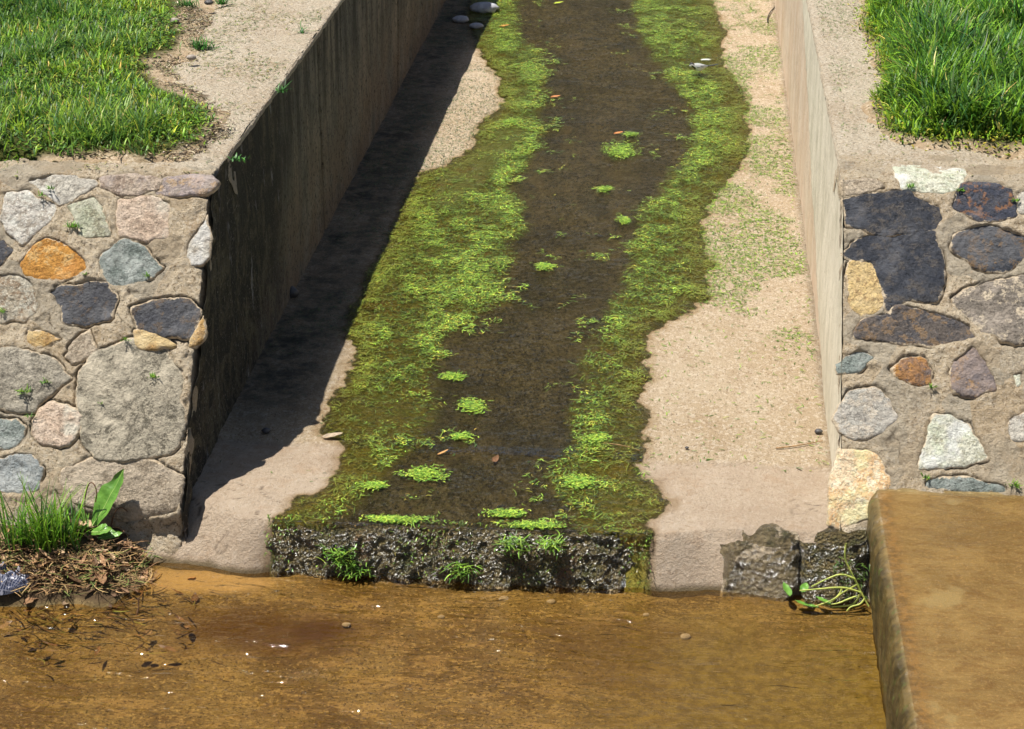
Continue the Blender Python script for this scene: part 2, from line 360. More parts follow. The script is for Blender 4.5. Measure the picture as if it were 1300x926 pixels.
# ---- banks on both sides: soil under the lawns
L_lawn = [(-400,330),(0,226),(30,215),(60,205),(120,203),(180,207),(225,200),(255,186),(280,160),(278,145),(245,128),(215,118),(195,100),(190,85),(225,70),(238,50),(230,25),(228,0),(225,-120),(-700,-120)]
R_lawn = [(1085,-120),(1098,0),(1092,40),(1112,62),(1118,100),(1108,140),(1122,170),(1140,184),(1200,188),(1300,190),(1900,235),(1900,-120)]
Lp = [tuple(onz(x, y, ZT)[:2]) for x, y in L_lawn]; Rp = [tuple(onz(x, y, ZT)[:2]) for x, y in R_lawn]
Lp[-1] = (-60, 60); Lp[-2] = (Lp[-3][0], 60) if False else Lp[-2]
def soilz(x, y, d):
    z = ZT-.025+.05*sstep(np.where(x < 0, -.20, -.07), .05, d+.06*fbm(x*5, y*5, 41, 4))+.012*fbm(x*9, y*9, 42, 4)+.02*sstep(0, .3, d)+.03*fbm(x*1.5, y*1.5, 40, 2)*sstep(0, .5, d)
    y0 = np.where(np.asarray(x) < 0, .86, 1.13)+.03*fbm(x*9, x*0, 44, 3)
    return np.minimum(z, ZT-.05+.10*sstep(y0+.04, y0+.16, y)+.5*sstep(y0+.2, y0+.5, y))
def lawnL(X, Y): return sdf(X, Y, Lp)
def lawnR(X, Y): return sdf(X, Y, Rp)
M_soil = MT('soil'); m = M_soil
c = m.mix(m.ramp(m.noise(6, det=6), .35, .65), (.30, .215, .13), (.42, .32, .21))
c = m.mix(m.ramp(m.noise(55, det=4, rough=.75), .52, .66, 0, .8), c, (.62, .53, .40))
c = m.mix(m.ramp(m.noise(70, det=4, rough=.75), .56, .66, 0, .85), c, (.06, .04, .02))
c = m.mix(m.attr('turf'), c, (.055, .06, .015))
m.fin(c, .95, m.bump(m.noise(45, det=6, rough=.75), .9, .02), .1); M_soil = M_soil.m
def soil(name, xs, ys, f, xin, fade, y0):
    X, Y = np.meshgrid(xs, ys, indexing='ij'); d = f(X, Y)
    if name == 'ground': pass
    Z = soilz(X, Y, d)
    Z = np.where(np.abs(X) < abs(xin)+.10, np.minimum(Z, ZT-.02), Z)
    return X, Y, Z, d
for sgn, f, xi, nm, y0_ in ((-1, lawnL, XL, 'ground', .86), (1, lawnR, XR, 'ground', 1.07)):
    dn = np.concatenate([np.linspace(y0_, 5.2, 300), geo(5.25, 60, 50)])
    a = np.concatenate([np.linspace(abs(xi)+.02, 3.8, 190), geo(3.85, 60, 20)])
    xs = -a[::-1] if sgn < 0 else a
    X, Y, Z, d = soil(nm, xs, dn, f, xi, 0, y0_)
    o = mesh('ground', np.c_[X.ravel(), Y.ravel(), Z.ravel()], gridfaces(*X.shape), M_soil, attrs=dict(turf=sstep(-.02, .06, d+.05*fbm(X*8, Y*8, 43, 3)).ravel()))
    tag(o, kind='structure')

# ---- channel walls: inner face + coping
def make_channel_wall(side, label):
    xi = XL if side < 0 else XR
    e = empty('channel_wall', (xi, 4, .1), label, 'wall')
    y0, slope, ys0 = (.82, (.82-.08)/1.02, .08) if side < 0 else (1.03, (1.03-.15)/1.02, .15)
    yy = np.concatenate([np.linspace(ys0-(.0 if side < 0 else .08), 1.6, 150), np.linspace(1.61, 9, 560), np.linspace(9.05, 16, 60)]); tt = np.linspace(0, 1, 110)
    Yg, Tg = np.meshgrid(yy, tt, indexing='ij')
    top = np.minimum(ZT-.006, .18+(Yg-ys0)/slope-(.012 if side < 0 else -.004))
    top = top+.004*fbm(Yg*14, Yg*0, 50, 3)*(Yg > y0)
    bot = .06; top = np.maximum(top, bot+.01); Zg = bot+(top-bot)*Tg
    n = .006*fbm(Yg*2.5, Zg*2.5, 51+side, 4)+.0035*fbm(Yg*22, Zg*7, 53+side, 4)
    if side < 0:
        front = sstep(.42, .0, Yg-(ys0+(Zg-.18)*slope))                       # broken masonry edge
        n = n+front*.030*fbm(Yg*8, Zg*8, 55, 5)+front*.014
        n = n+.003*(fbm(Yg*45, Zg*45, 56, 2))*sstep(3.0, .9, Yg)
        for yj in (3.10, 5.7, 8.3): n = n-.014*np.exp(-((Yg-yj-.01*fbm(Zg*6, Zg*0, 57, 2))/.014)**2)
        Xg = xi + n + .05*sstep(3.5, 9, Yg)*(Zg-.18)
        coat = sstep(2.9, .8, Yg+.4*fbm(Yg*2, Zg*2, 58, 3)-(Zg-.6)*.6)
    else:
        lean = sstep(.0, .04, (1.42+(Zg-.18)*3.5)-Yg+.06*fbm(Yg*4, Zg*4, 59, 3))
        n = n + .010*lean
        Xg = xi - n
        coat = lean
    fc = gridfaces(*Yg.shape, flip=(side < 0))
    m = MT('channel_wall_face')
    if side < 0:
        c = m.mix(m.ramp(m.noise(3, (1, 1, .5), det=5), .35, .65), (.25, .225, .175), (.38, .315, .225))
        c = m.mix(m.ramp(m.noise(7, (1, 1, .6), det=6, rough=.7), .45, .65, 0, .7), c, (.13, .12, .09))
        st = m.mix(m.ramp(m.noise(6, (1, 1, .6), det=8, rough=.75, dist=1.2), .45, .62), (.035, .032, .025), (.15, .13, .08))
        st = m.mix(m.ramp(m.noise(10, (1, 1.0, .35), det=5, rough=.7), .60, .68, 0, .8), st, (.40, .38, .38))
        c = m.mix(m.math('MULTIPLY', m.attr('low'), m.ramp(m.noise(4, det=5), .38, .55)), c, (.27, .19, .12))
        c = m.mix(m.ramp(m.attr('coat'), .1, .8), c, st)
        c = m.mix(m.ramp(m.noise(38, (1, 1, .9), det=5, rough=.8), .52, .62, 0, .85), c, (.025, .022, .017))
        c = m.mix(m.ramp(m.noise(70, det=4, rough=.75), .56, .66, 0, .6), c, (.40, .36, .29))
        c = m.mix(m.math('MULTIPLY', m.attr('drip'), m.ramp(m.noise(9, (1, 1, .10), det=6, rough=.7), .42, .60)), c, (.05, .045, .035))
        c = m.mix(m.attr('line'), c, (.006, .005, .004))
        h = m.math('ADD', m.noise(60, det=5, rough=.75), m.noise(14, (1, 1, .5), det=4))
        m.fin(c, .85, m.bump(h, 1., .035), .25)
    else:
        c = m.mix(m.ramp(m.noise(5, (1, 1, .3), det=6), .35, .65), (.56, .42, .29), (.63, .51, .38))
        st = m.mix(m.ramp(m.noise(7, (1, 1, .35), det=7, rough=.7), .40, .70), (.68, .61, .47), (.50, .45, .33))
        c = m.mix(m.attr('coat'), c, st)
        c = m.mix(m.ramp(m.noise(70, det=4, rough=.75), .6, .7, 0, .5), c, (.22, .16, .10))
        m.fin(c, .92, m.bump(m.noise(40, (1, 1, .4), det=5, rough=.7), .6, .012), .15)
    line = 0*Yg
    if side < 0:
        for yj in (3.10, 5.7, 8.3): line = np.maximum(line, np.exp(-((Yg-yj-.01*fbm(Zg*6, Zg*0, 57, 2))/.012)**2))
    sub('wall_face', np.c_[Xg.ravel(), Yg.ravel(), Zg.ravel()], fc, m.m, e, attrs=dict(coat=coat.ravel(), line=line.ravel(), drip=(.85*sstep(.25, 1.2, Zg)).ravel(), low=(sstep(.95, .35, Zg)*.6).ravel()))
    # coping: rough slab on top
    ww = np.r_[-.001, np.linspace(0, .95, 90)]; Yg, Wg = np.meshgrid(np.concatenate([np.linspace(y0+.01, 5.5, 380), np.linspace(5.55, 16, 120)]), ww, indexing='ij')
    edge = .007*fbm(Yg*12, Yg*0, 61+side, 4)
    Xc = xi+side*np.maximum(Wg, 0)-side*(np.abs(edge)+(.004 if side < 0 else .012))*(Wg < .03)+.051*(side < 0)*sstep(3.5, 9, Yg)*(Wg < .3)
    Zc = ZT+.010*fbm(Xc*4, Yg*4, 62, 4)+.003*fbm(Xc*35, Yg*35, 63, 2)-.010*np.exp(-np.maximum(Wg, 0)/.008)-.02*(Wg < 0)-.035*np.exp(-(Yg-y0)/.04)-.11*sstep(.45, .95, Wg)
    sub('coping', np.c_[Xc.ravel(), Yg.ravel(), Zc.ravel()], gridfaces(*Yg.shape, flip=(side > 0) ), M_cope, e)
    return e
m = MT('coping_concrete')
c = m.mix(m.ramp(m.noise(3.0, det=6), .35, .65), (.56, .45, .32), (.64, .54, .40))
c = m.mix(m.ramp(m.noise(10, det=6, rough=.7), .52, .70, 0, .6), c, (.40, .29, .18))
c = m.mix(m.ramp(m.noise(75, det=3, rough=.8), .48, .62, 0, .6), c, (.80, .73, .60))
c = m.mix(m.ramp(m.noise(88, det=3, rough=.8), .56, .63, 0, .8), c, (.20, .14, .085))
M_cope = m.fin(c, .95, m.bump(m.math('ADD', m.noise(60, det=5, rough=.8), m.noise(20, det=3)), 1., .035), .1)
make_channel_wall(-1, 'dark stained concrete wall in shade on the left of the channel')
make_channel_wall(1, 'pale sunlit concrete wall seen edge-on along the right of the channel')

# ---- rubble slopes with stones
m = MT('mortar')
c = m.mix(m.ramp(m.noise(4, det=6), .35, .65), (.54, .43, .29), (.64, .53, .375))
c = m.mix(m.ramp(m.noise(13, det=5, rough=.7), .5, .7, 0, .6), c, (.36, .25, .15))
c = m.mix(m.ramp(m.noise(80, det=3, rough=.8), .48, .60, 0, .65), c, (.72, .63, .49))
c = m.mix(m.ramp(m.noise(90, det=3, rough=.8), .565, .63, 0, .8), c, (.16, .11, .06))
vc = m.voro(7.5, out='Color', sc=(1, 1, .8)); sp = m.n('ShaderNodeSeparateColor'); m.L(vc, sp.inputs[0])
c = m.mix(m.ramp(m.math('ADD', sp.outputs[0], m.math('MULTIPLY', m.noise(12, det=5), .5)), .75, 1.05, 0, .55), c, m.mix(m.ramp(m.noise(25, det=4), .4, .6), (.34, .31, .25), (.46, .41, .32)))
c = m.mix(m.ramp(m.math('ADD', sp.outputs[1], m.math('MULTIPLY', m.noise(10, det=5), .5)), .95, 1.15, 0, .35), c, (.42, .30, .17))
c = m.mix(m.attr('gap'), c, (.06, .045, .03))
M_mortar = m.fin(c, .95, m.bump(m.math('ADD', m.noise(95, det=5, rough=.8), m.math('MULTIPLY', m.noise(26, det=4), .7)), 1., .028), .1)
_sm = {}
def stone_mat(a, b, c3, gloss=.8):
    k = (a, b, c3, gloss)
    if k not in _sm:
        m = MT('stone_face'); A, B, D = s2l(a), s2l(b), s2l(c3); q = len(_sm)*3.7
        cc = m.mix(m.ramp(m.noise(11+q % 5, det=6, rough=.65, dist=.4), .42, .58), A, B)
        cc = m.mix(m.ramp(m.noise(18+q % 7, det=6, rough=.7), .51, .58, 0, .9), cc, D)
        cc = m.mix(m.ramp(m.noise(90, det=3, rough=.8), .50, .62, 0, .6), cc, tuple(min(.8, v*1.55) for v in A))
        cc = m.mix(m.ramp(m.noise(100, det=3, rough=.8), .54, .61, 0, .65), cc, tuple(v*.35 for v in A))
        cc = m.mix(m.ramp(m.noise(5+q % 3, det=4), .50, .62, 0, .5), cc, tuple(min(.75, v*1.6+.03) for v in B))
        mo = m.mix(m.ramp(m.noise(40, det=4), .4, .6), (.48, .37, .24), (.62, .51, .36))
        cc = m.mix(m.ramp(m.math('ADD', m.attr('rim'), m.math('MULTIPLY', m.math('SUBTRACT', m.noise(20, det=6, rough=.7), .5), 2.2)), .52, .74, 0, .92), cc, mo)
        _sm[k] = m.fin(cc, gloss, m.bump(m.math('ADD', m.noise(55, det=6, rough=.75), m.noise(14, det=5)), 1., .022), .3 if gloss > .6 else .5)
    return _sm[k]
PALE = ((178,172,160),(196,190,176),(150,140,126)); PINKG = ((176,160,142),(160,146,136),(140,122,106))
GREENG = ((168,170,146),(184,180,160),(140,136,112)); ORANGE = ((190,138,66),(170,118,54),(206,172,116))
BLUEG = ((126,134,128),(150,154,148),(96,104,98)); SLATE = ((70,71,76),(88,88,90),(104,90,76)); GREY = ((150,142,126),(166,158,142),(112,106,94))
PINK = ((196,172,150),(204,184,164),(150,130,112)); BEIGE = ((172,158,138),(160,146,126),(138,124,104)); TAN = ((176,140,84),(190,164,124),(150,120,80))
BBLACK = ((44,48,57),(64,66,72),(90,84,78)); BDARK = ((58,62,70),(80,80,82),(120,96,66)); RUST = ((150,110,70),(104,92,88),(176,128,66))
PURP = ((112,104,104),(128,114,106),(160,128,88)); MINT = ((196,200,176),(206,204,184),(168,164,140)); OCHB = ((196,168,116),(206,182,136),(164,136,96))
CREAM = ((226,200,164),(216,176,128),(236,220,190)); GREYP = ((120,112,102),(140,130,118),(206,190,164)); DKBR = ((96,88,82),(78,76,78),(136,112,84))
def cr(ox, oy, pts, s=3.9394): return [(ox+x/s, oy+y/s) for x, y in pts]
LS = [
 (cr(0,200,[(160,105),(300,85),(450,95),(480,125),(430,170),(300,210),(230,170)]), PALE, 'pale grey stone in the top row'),
 (cr(0,200,[(515,85),(730,80),(820,90),(770,160),(620,175),(520,150)]), PINKG, 'pinkish grey stone at the top edge'),
 (cr(0,200,[(835,85),(1040,85),(1075,110),(1055,150),(1020,182),(785,180)]), ((158,146,136),(144,132,130),(178,150,116)), 'mauve grey stone beside the channel corner'),
 (cr(0,200,[(40,190),(130,185),(170,215),(270,240),(220,330),(120,420),(60,370),(20,300)]), ((200,192,180),(186,180,170),(160,150,136)), 'near-white pentagonal stone'),
 (cr(0,200,[(345,250),(480,205),(500,270),(550,385),(400,395),(380,300)]), GREENG, 'greenish grey stone'),
 (cr(0,200,[(600,220),(800,212),(830,260),(820,385),(720,395),(600,385)]), PINK, 'pale pink square stone'),
 (cr(0,200,[(120,540),(175,470),(240,410),(330,440),(400,510),(410,555),(300,590),(140,580)]), ORANGE, 'orange ochre stone'),
 (cr(0,200,[(510,500),(620,420),(680,450),(800,550),(740,600),(640,620),(550,615)]), BLUEG, 'blue grey arrow-shaped stone'),
 (cr(0,200,[(-40,605),(90,600),(150,640),(180,760),(110,810),(-40,800)]), ((176,170,154),(160,148,128),(130,108,84)), 'pale grey stone with brown blotches'),
 (cr(0,200,[(255,680),(330,655),(510,635),(570,690),(540,800),(330,820),(300,710)]), SLATE, 'dark slate stone'),
 (cr(0,200,[(680,750),(800,735),(930,715),(985,780),(940,895),(850,885),(700,850)]), SLATE, 'dark slate stone near the channel corner'),
 (cr(0,200,[(-60,430),(10,430),(50,470),(0,525),(-60,520)]), SLATE, None),
 (cr(0,200,[(945,470),(1000,350),(1035,290),(1040,480),(1010,520),(960,520)]), PALE, 'pale upright sliver of stone'),
 (cr(0,420,[(-60,100),(110,110),(250,150),(340,235),(280,280),(190,340),(160,380),(60,390),(-60,350)]), GREY, 'large light grey wedge stone'),
 (cr(0,420,[(210,400),(260,370),(350,400),(400,430),(380,490),(340,560),(230,560),(170,510)]), PINK, 'pinkish rounded stone'),
 (cr(0,420,[(400,250),(470,130),(560,110),(640,70),(740,65),(820,110),(850,180),(900,210),(880,350),(900,470),(850,590),(650,625),(490,620),(430,520)]), ((154,146,128),(170,160,140),(98,92,78)), 'biggest grey boulder with dark lichen'),
 (cr(0,420,[(330,700),(480,645),(740,660),(800,700),(895,730),(880,850),(850,900),(620,925),(400,860),(320,770)]), BEIGE, 'low grey beige stone at the foot'),
 (cr(0,420,[(-60,480),(60,460),(105,490),(90,560),(-60,590)]), BLUEG, None),
 (cr(0,420,[(-60,650),(150,640),(200,700),(180,800),(60,790),(-60,760)]), ((140,146,146),(160,162,158),(112,114,110)), 'bluish stone behind the grass tuft'),
 (cr(0,420,[(150,0),(240,20),(290,40),(200,70),(150,50)]), TAN, 'small ochre stone'),
 (cr(0,420,[(440,10),(470,100),(380,165),(340,120),(380,60)]), BEIGE, None),
 (cr(0,200,[(680,870),(780,865),(860,930),(850,950),(700,945)]), TAN, None),
 (cr(0,200,[(985,860),(1010,800),(1012,880),(985,930),(950,930)]), TAN, None),
]
RS = [
 (cr(970,200,[(650,40),(860,45),(990,65),(985,145),(880,165),(700,145)]), MINT, 'pale mint stone in the top row'),
 (cr(970,200,[(405,97),(540,97),(590,140),(520,170),(405,188)]), BEIGE, None),
 (cr(970,200,[(1010,115),(1130,120),(1220,150),(1250,290),(1180,300),(1060,300),(950,250),(980,190)]), ((58,62,74),(78,78,84),(140,100,70)), 'dark blue stone with orange corners'),
 (cr(970,200,[(410,210),(560,185),(700,180),(760,220),(860,250),(880,310),(840,350),(780,372),(600,380),(430,330)]), BBLACK, 'long blue-black wet stone'),
 (cr(970,200,[(420,490),(500,410),(600,392),(840,378),(865,500),(880,680),(850,712),(720,700),(640,760),(602,765),(600,630),(575,535),(450,515)]), BBLACK, 'big blue-black wet block'),
 (cr(970,200,[(950,390),(1100,355),(1320,400),(1290,500),(1200,565),(1080,560),(960,470)]), BDARK, 'dark grey oval stone'),
 (cr(970,200,[(430,525),(540,525),(575,575),(595,660),(585,740),(490,785),(430,720)]), OCHB, 'ochre beige stone'),
 (cr(970,200,[(470,880),(520,810),(640,785),(665,745),(900,795),(1020,840),(1043,900),(960,918),(680,923),(470,915)]), DKBR, 'long brown grey stone'),
 (cr(970,200,[(945,710),(1100,640),(1320,600),(1400,700),(1330,926),(1200,900),(1070,830)]), GREYP, 'large grey stone with white patches'),
 (cr(970,420,[(640,190),(700,145),(790,150),(830,200),(820,255),(760,262),(660,230)]), RUST, 'small rusty brown stone'),
 (cr(970,420,[(940,180),(1050,105),(1110,180),(1150,290),(1060,318),(950,308)]), PURP, 'purplish grey stone'),
 (cr(970,420,[(375,165),(470,115),(550,140),(460,188),(390,203)]), BLUEG, None),
 (cr(970,420,[(360,430),(440,325),(540,302),(620,350),(640,430),(590,500),(480,530),(400,505)]), ((170,166,156),(158,152,142),(190,178,160)), 'rounded light grey stone'),
 (cr(970,420,[(850,440),(930,432),(1020,500),(1110,638),(980,665),(790,688),(780,650),(830,560)]), MINT, 'pale triangular stone'),
 ([(1066,577),(1100,576),(1119,590),(1127,618),(1112,640),(1106,653),(1072,664),(1052,664),(1057,620)], CREAM, 'cream and orange stone above the wet rock'),
 (cr(970,420,[(835,750),(900,732),(1150,760),(1205,780),(1200,812),(940,800),(830,788)]), BLUEG, 'flat bluish stone above the slab'),
 (cr(970,420,[(1240,450),(1340,410),(1340,570),(1250,530)]), PALE, None),
 (cr(970,420,[(1250,230),(1280,225),(1290,268),(1262,278)]), MINT, None),
 (cr(970,200,[(1275,190),(1330,160),(1340,280),(1275,270)]), PALE, None),
]
def make_slope(side, label, stones):
    yb, yt = (.08, .82) if side < 0 else (.15, 1.03)
    du = np.array([0, yt-yb, 1.02]); Ls = np.linalg.norm(du); du /= Ls; nn = np.array([0, -du[2], du[1]])
    P0 = np.array([0, yb, .18]); vt = Ls
    xa, xb = ((-3.6, XL+.004) if side < 0 else (XR-.012, 3.7))
    e = empty('stone_wall', ((xa+xb)/2, .4, .1), label, 'wall')
    def path(v, h):                                            # v along slope, h outwards; folds to level at the top
        s = np.clip(v-vt, -.05, .05); a = np.where(v < vt-.05, 0, np.where(v > vt+.05, 1, (s+.05)/.1))
        y = P0[1]+np.where(v < vt, v*du[1], vt*du[1]+(v-vt)); z = P0[2]+np.where(v < vt, v*du[2], vt*du[2])
        z = z-.012*np.exp(-((v-vt)/.04)**2)
        ny = nn[1]*(1-a); nz = nn[2]*(1-a)+a; q = np.hypot(ny, nz)
        return y+h*ny/q, z+h*nz/q
    polys = []
    for pts, colr, lab in stones:
        q = []
        for x, y in pts:
            p = onplane(x, y, P0, nn); v = (p-P0) @ du
            if v > vt: pz = onz(x, y, ZT); v = vt+(pz[1]-(P0[1]+vt*du[1])); p = pz
            q.append((p[0], v))
        polys.append((q, colr, lab))
    # stones outside the frame, so the wall goes on
    rr = random.Random(5+side); pals = [PALE, GREY, BEIGE, PINK, SLATE, BLUEG, TAN]
    x0, x1 = (xa+.1, -2.05) if side < 0 else (2.1, xb-.1); nx = int((x1-x0)/.27)
    for i in range(nx):
        for j in range(5):
            cx = x0+(i+.5+rr.uniform(-.15, .15)+.5*(j % 2))*.27; cy = .15+j*.25+rr.uniform(-.02, .02); a0 = rr.random()*6
            polys.append(([(cx+.115*rr.uniform(.7, 1.1)*math.cos(a0+k*math.pi/3.5), cy+.10*rr.uniform(.7, 1.1)*math.sin(a0+k*math.pi/3.5)) for k in range(7)], rr.choice(pals), None))
    # mortar
    if side < 0: xs = np.concatenate([np.linspace(xa, -2.15, 90), np.linspace(-2.14, xb, 250)])
    else: xs = np.concatenate([np.linspace(xa, 2.05, 210), np.linspace(2.06, xb, 90)])
    vs = np.linspace(-.30, vt+.42, 400); X, V = np.meshgrid(xs, vs, indexing='ij')
    H = .012*fbm(X*7, V*7, 71+side, 4)+.009*fbm(X*24, V*24, 72, 4)+.005*fbm(X*60, V*60, 73, 3)
    gap = np.zeros_like(X); dmax = np.full_like(X, -9)
    fin = []
    for q, colr, lab in polys:
        Q = np.array(q)
        Q2 = np.empty((2*len(Q), 2)); N = np.roll(Q, -1, 0); Q2[0::2] = .92*Q+.08*N; Q2[1::2] = .08*Q+.92*N
        L = np.linalg.norm(np.roll(Q2, -1, 0)-Q2, axis=1); out = []
        for k in range(len(Q2)):
            ns = max(1, int(L[k]/.006)); 
            for t in range(ns): out.append(Q2[k]+(np.roll(Q2, -1, 0)[k]-Q2[k])*t/ns)
        O = np.array(out); c0 = O.mean(0); dd = O-c0; r = np.linalg.norm(dd, axis=1)
        jit = .005+.016*fbm(O[:, 0]*26, O[:, 1]*26, 75, 5, .65)+.008*fbm(O[:, 0]*9, O[:, 1]*9, 78, 2); grow = .010+.06*r.mean(); O = c0+dd*(1+(jit+grow)/np.maximum(r, .02))[:, None]; fin.append((O, c0, colr, lab))
        sel = (np.abs(X-c0[0]) < r.max()+.06) & (np.abs(V-c0[1]) < r.max()+.06)
        d = sdf(X[sel], V[sel], O[::2]); dmax[sel] = np.maximum(dmax[sel], d)
    gm = sstep(.16, .45, fbm(X*6, V*6, 76, 3)+.08)
    H = H-.022*sstep(.003, .012, dmax)-.016*np.exp(-(dmax/.0045)**2)*gm+.006*np.exp(-((dmax+.012)/.014)**2)*(1-gm)
    if side < 0: H = H-.065*sstep(.03, -.07, V+.03*fbm(X*5, X*0, 84, 3))*sstep(-1.75, -1.35, X)
    gap = np.exp(-(dmax/.0028)**2)*gm*.8
    # hair cracks in the mortar
    cr1 = np.abs(fbm(X*5, V*5, 81, 4)); ck = np.exp(-(cr1/.010)**2)*(dmax < -.01)*sstep(.0, .3, fbm(X*2.3, V*2.3, 82, 2)); H = H-.006*ck; gap = np.maximum(gap, ck*.7)
    edge_r = np.abs(X-(xb if side < 0 else xa))
    H = H-.010*np.exp(-edge_r/.012)-.09*(edge_r < 1e-6)
    Yg, Zg = path(V, H)
    Xg = X.copy()
    mk = edge_r < .03; Xg[mk] += (.010*fbm(V*14, V*0, 83, 4))[mk]
    Zg = Zg-.10*sstep(.28, .42, V-vt)
    sub('mortar', np.c_[Xg.ravel(), Yg.ravel(), Zg.ravel()], gridfaces(*X.shape), M_mortar, e, attrs=dict(gap=gap.ravel()))
    for i, (O, c0, colr, lab) in enumerate(fin):
        n = len(O); ts = np.r_[np.linspace(0, .84, 34), .88, .91, .94, .96, .975, .99, 1.]
        U = c0+(O[None]-c0)*ts[:, None, None]; dd = sdf(U[..., 0], U[..., 1], O)
        dd = np.maximum(dd, 0); base = .001+.006*rr.random()
        prof = 1-np.exp(-dd/.0045)
        tilt = (U[..., 0]-c0[0])*rr.uniform(-.05, .05)+(U[..., 1]-c0[1])*rr.uniform(-.06, .04)
        A = .012 if abs(O[:, 0].max()-O[:, 0].min()) > .2 else .007
        H = -.010+prof*(.010+base+tilt+A*fbm(U[..., 0]*9+i, U[..., 1]*9, 91+i, 5)+.004*fbm(U[..., 0]*45, U[..., 1]*45, 90, 4, .7))+.006*fbm(U[..., 0]*7, U[..., 1]*7, 71+side, 3)
        if side < 0: H = H-.065*sstep(.03, -.07, U[..., 1]+.03*fbm(U[..., 0]*5, U[..., 0]*0, 84, 3))*sstep(-1.75, -1.35, U[..., 0])
        Yg, Zg = path(U[..., 1], H)
        V3 = np.c_[U[..., 0].ravel(), Yg.ravel(), Zg.ravel()]
        a, b = np.meshgrid(np.arange(len(ts)-1), np.arange(n), indexing='ij'); a = a.ravel(); b = b.ravel(); b2 = (b+1) % n
        so_ = sub('stone', V3, np.c_[a*n+b, (a+1)*n+b, (a+1)*n+b2, a*n+b2], stone_mat(*colr, gloss=.38 if colr is BBLACK else .8), e, attrs=dict(rim=np.exp(-dd/.011).ravel()))
        if lab: so_['label'] = lab
    return e, path
e_l, path_l = make_slope(-1, 'sunlit rubble stone slope left of the channel with an orange stone', LS)
e_r, path_r = make_slope(1, 'sunlit rubble stone slope right of the channel with blue-black stones', RS)

# ---- wet rocky lip where the stream drops into the pool
m = MT('wet_rock_crust')
c = m.mix(m.ramp(m.noise(22, det=6, rough=.7), .4, .6), (.085, .066, .026), (.20, .15, .06))
c = m.mix(m.ramp(m.noise(9, det=5), .48, .66, 0, .7), c, (.06, .07, .018))
c = m.mix(m.ramp(m.noise(60, det=3), .6, .7, 0, .8), c, (.20, .17, .09))
c = m.mix(m.ramp(m.noise(6, det=3), .62, .72, 0, .7), c, (.22, .12, .06))
vv = m.voro(95); h = m.math('ADD', m.math('MULTIPLY', vv, 1.5), m.noise(150, det=3, rough=.8))
M_wet = m.fin(c, .22, m.bump(h, 1., .034), 1.)
m.b.inputs['Coat Weight'].default_value = 1.; m.b.inputs['Coat Roughness'].default_value = .12; m.L(m.bump(m.noise(70, det=4, rough=.7), 1., .05), m.b.inputs['Coat Normal'])
def ledge(name, xa, xb, mat_, label, cat, nx, sc=1., proud=.004, hf=1., seed=0, keep_top=True, dl=0.):
    nv = 90; X, T = np.meshgrid(np.linspace(xa, xb, nx), np.linspace(0, 1, nv), indexing='ij')
    bj = .020*fbm(X*7, X*0, 140+seed, 4)*sstep(0, .2, T)*sstep(.9, .5, T); prof = [(.20, .170), (.085, .180), (.040, .168), (.024, .130), (.012, .08), (-.002, .02), (-.02, -.05)]
    tt = np.linspace(0, 1, len(prof)); Yb = np.interp(T, tt, [p[0] for p in prof]); Zb = np.interp(T, tt, [p[1] for p in prof])
    amp = sstep(.10 if keep_top else -.05, .34 if keep_top else .2, T)*(1-.4*sstep(.85, 1, T)); ew = .16 if keep_top else .07; endf = sstep(0, ew, X-xa-.03*(1-T)*keep_top+.035*fbm(T*5, T*0, 106+seed, 3))*sstep(0, ew, xb-X-.03*(1-T)*keep_top+.035*fbm(T*5, T*0, 107+seed, 3))
    o1 = sc*(.020*fbm(X*3.5, T*1.5, 100+seed, 2)+.024*fbm(X*9, T*3.5, 101+seed, 4)+hf*.015*fbm(X*30, T*9, 102+seed, 4)+hf*.009*fbm(X*75, T*24, 103+seed, 3))+proud
    Y3 = Yb+bj-amp*(o1+.022*fbm(X*3.2, X*0, 130+seed, 3)*keep_top)*(.35+.65*T)+(1-endf)*.06; Z3 = Zb+amp*(.8*o1*(1-T)+.010*fbm(X*40, T*14, 105+seed, 3))
    Z3 = Z3+.045*fbm(X*5, X*0, 104+seed, 4)*sstep(.18, .38, T)*(1-T)
    if keep_top: Z3 = Z3-(1-endf)*.05*(T > .1)
    if keep_top: fz = floor_z(X, np.maximum(Yb, .075)); Z3 = np.where(T < .26, np.minimum(Z3, fz-.004+.03*(T-.16)), Z3)
    else:
        endf = sstep(-.02, .05, X-xa-dl*(1-T)**.8+.03*fbm(X*8, T*3, 120+seed, 3))*sstep(0, .03, xb-X)
        k = sstep(.34, .20, T); tj = sstep(0, .10, T+.10*fbm(X*9, X*0, 124+seed, 3))
        fzz = floor_z(X, Yb)+.004+.010*fbm(X*12, T*6, 123+seed, 4); Y3 = Y3*(1-k)+Yb*k; Z3 = Z3*(1-k)+fzz*k
        Z3 = Z3-(1-endf)*.04-(1-tj)*.03; Y3 = Y3+(1-endf)*.05*(1-k)
    return tag(mesh(name, np.c_[X.ravel(), Y3.ravel(), Z3.ravel()], gridfaces(nx, nv, flip=True), mat_), label, cat)
ledge('rock_ledge', -.86, .61, M_wet, 'dark glistening rough rock ledge where the stream drops into the pool', 'rock ledge', 640)
def ledge_pt(x, y=None):                                        # point on the front of the ledge for a pixel row
    r = ray(x, y); best = None
    P = CAM+r*((.03-CAM[1])/r[1]); return P

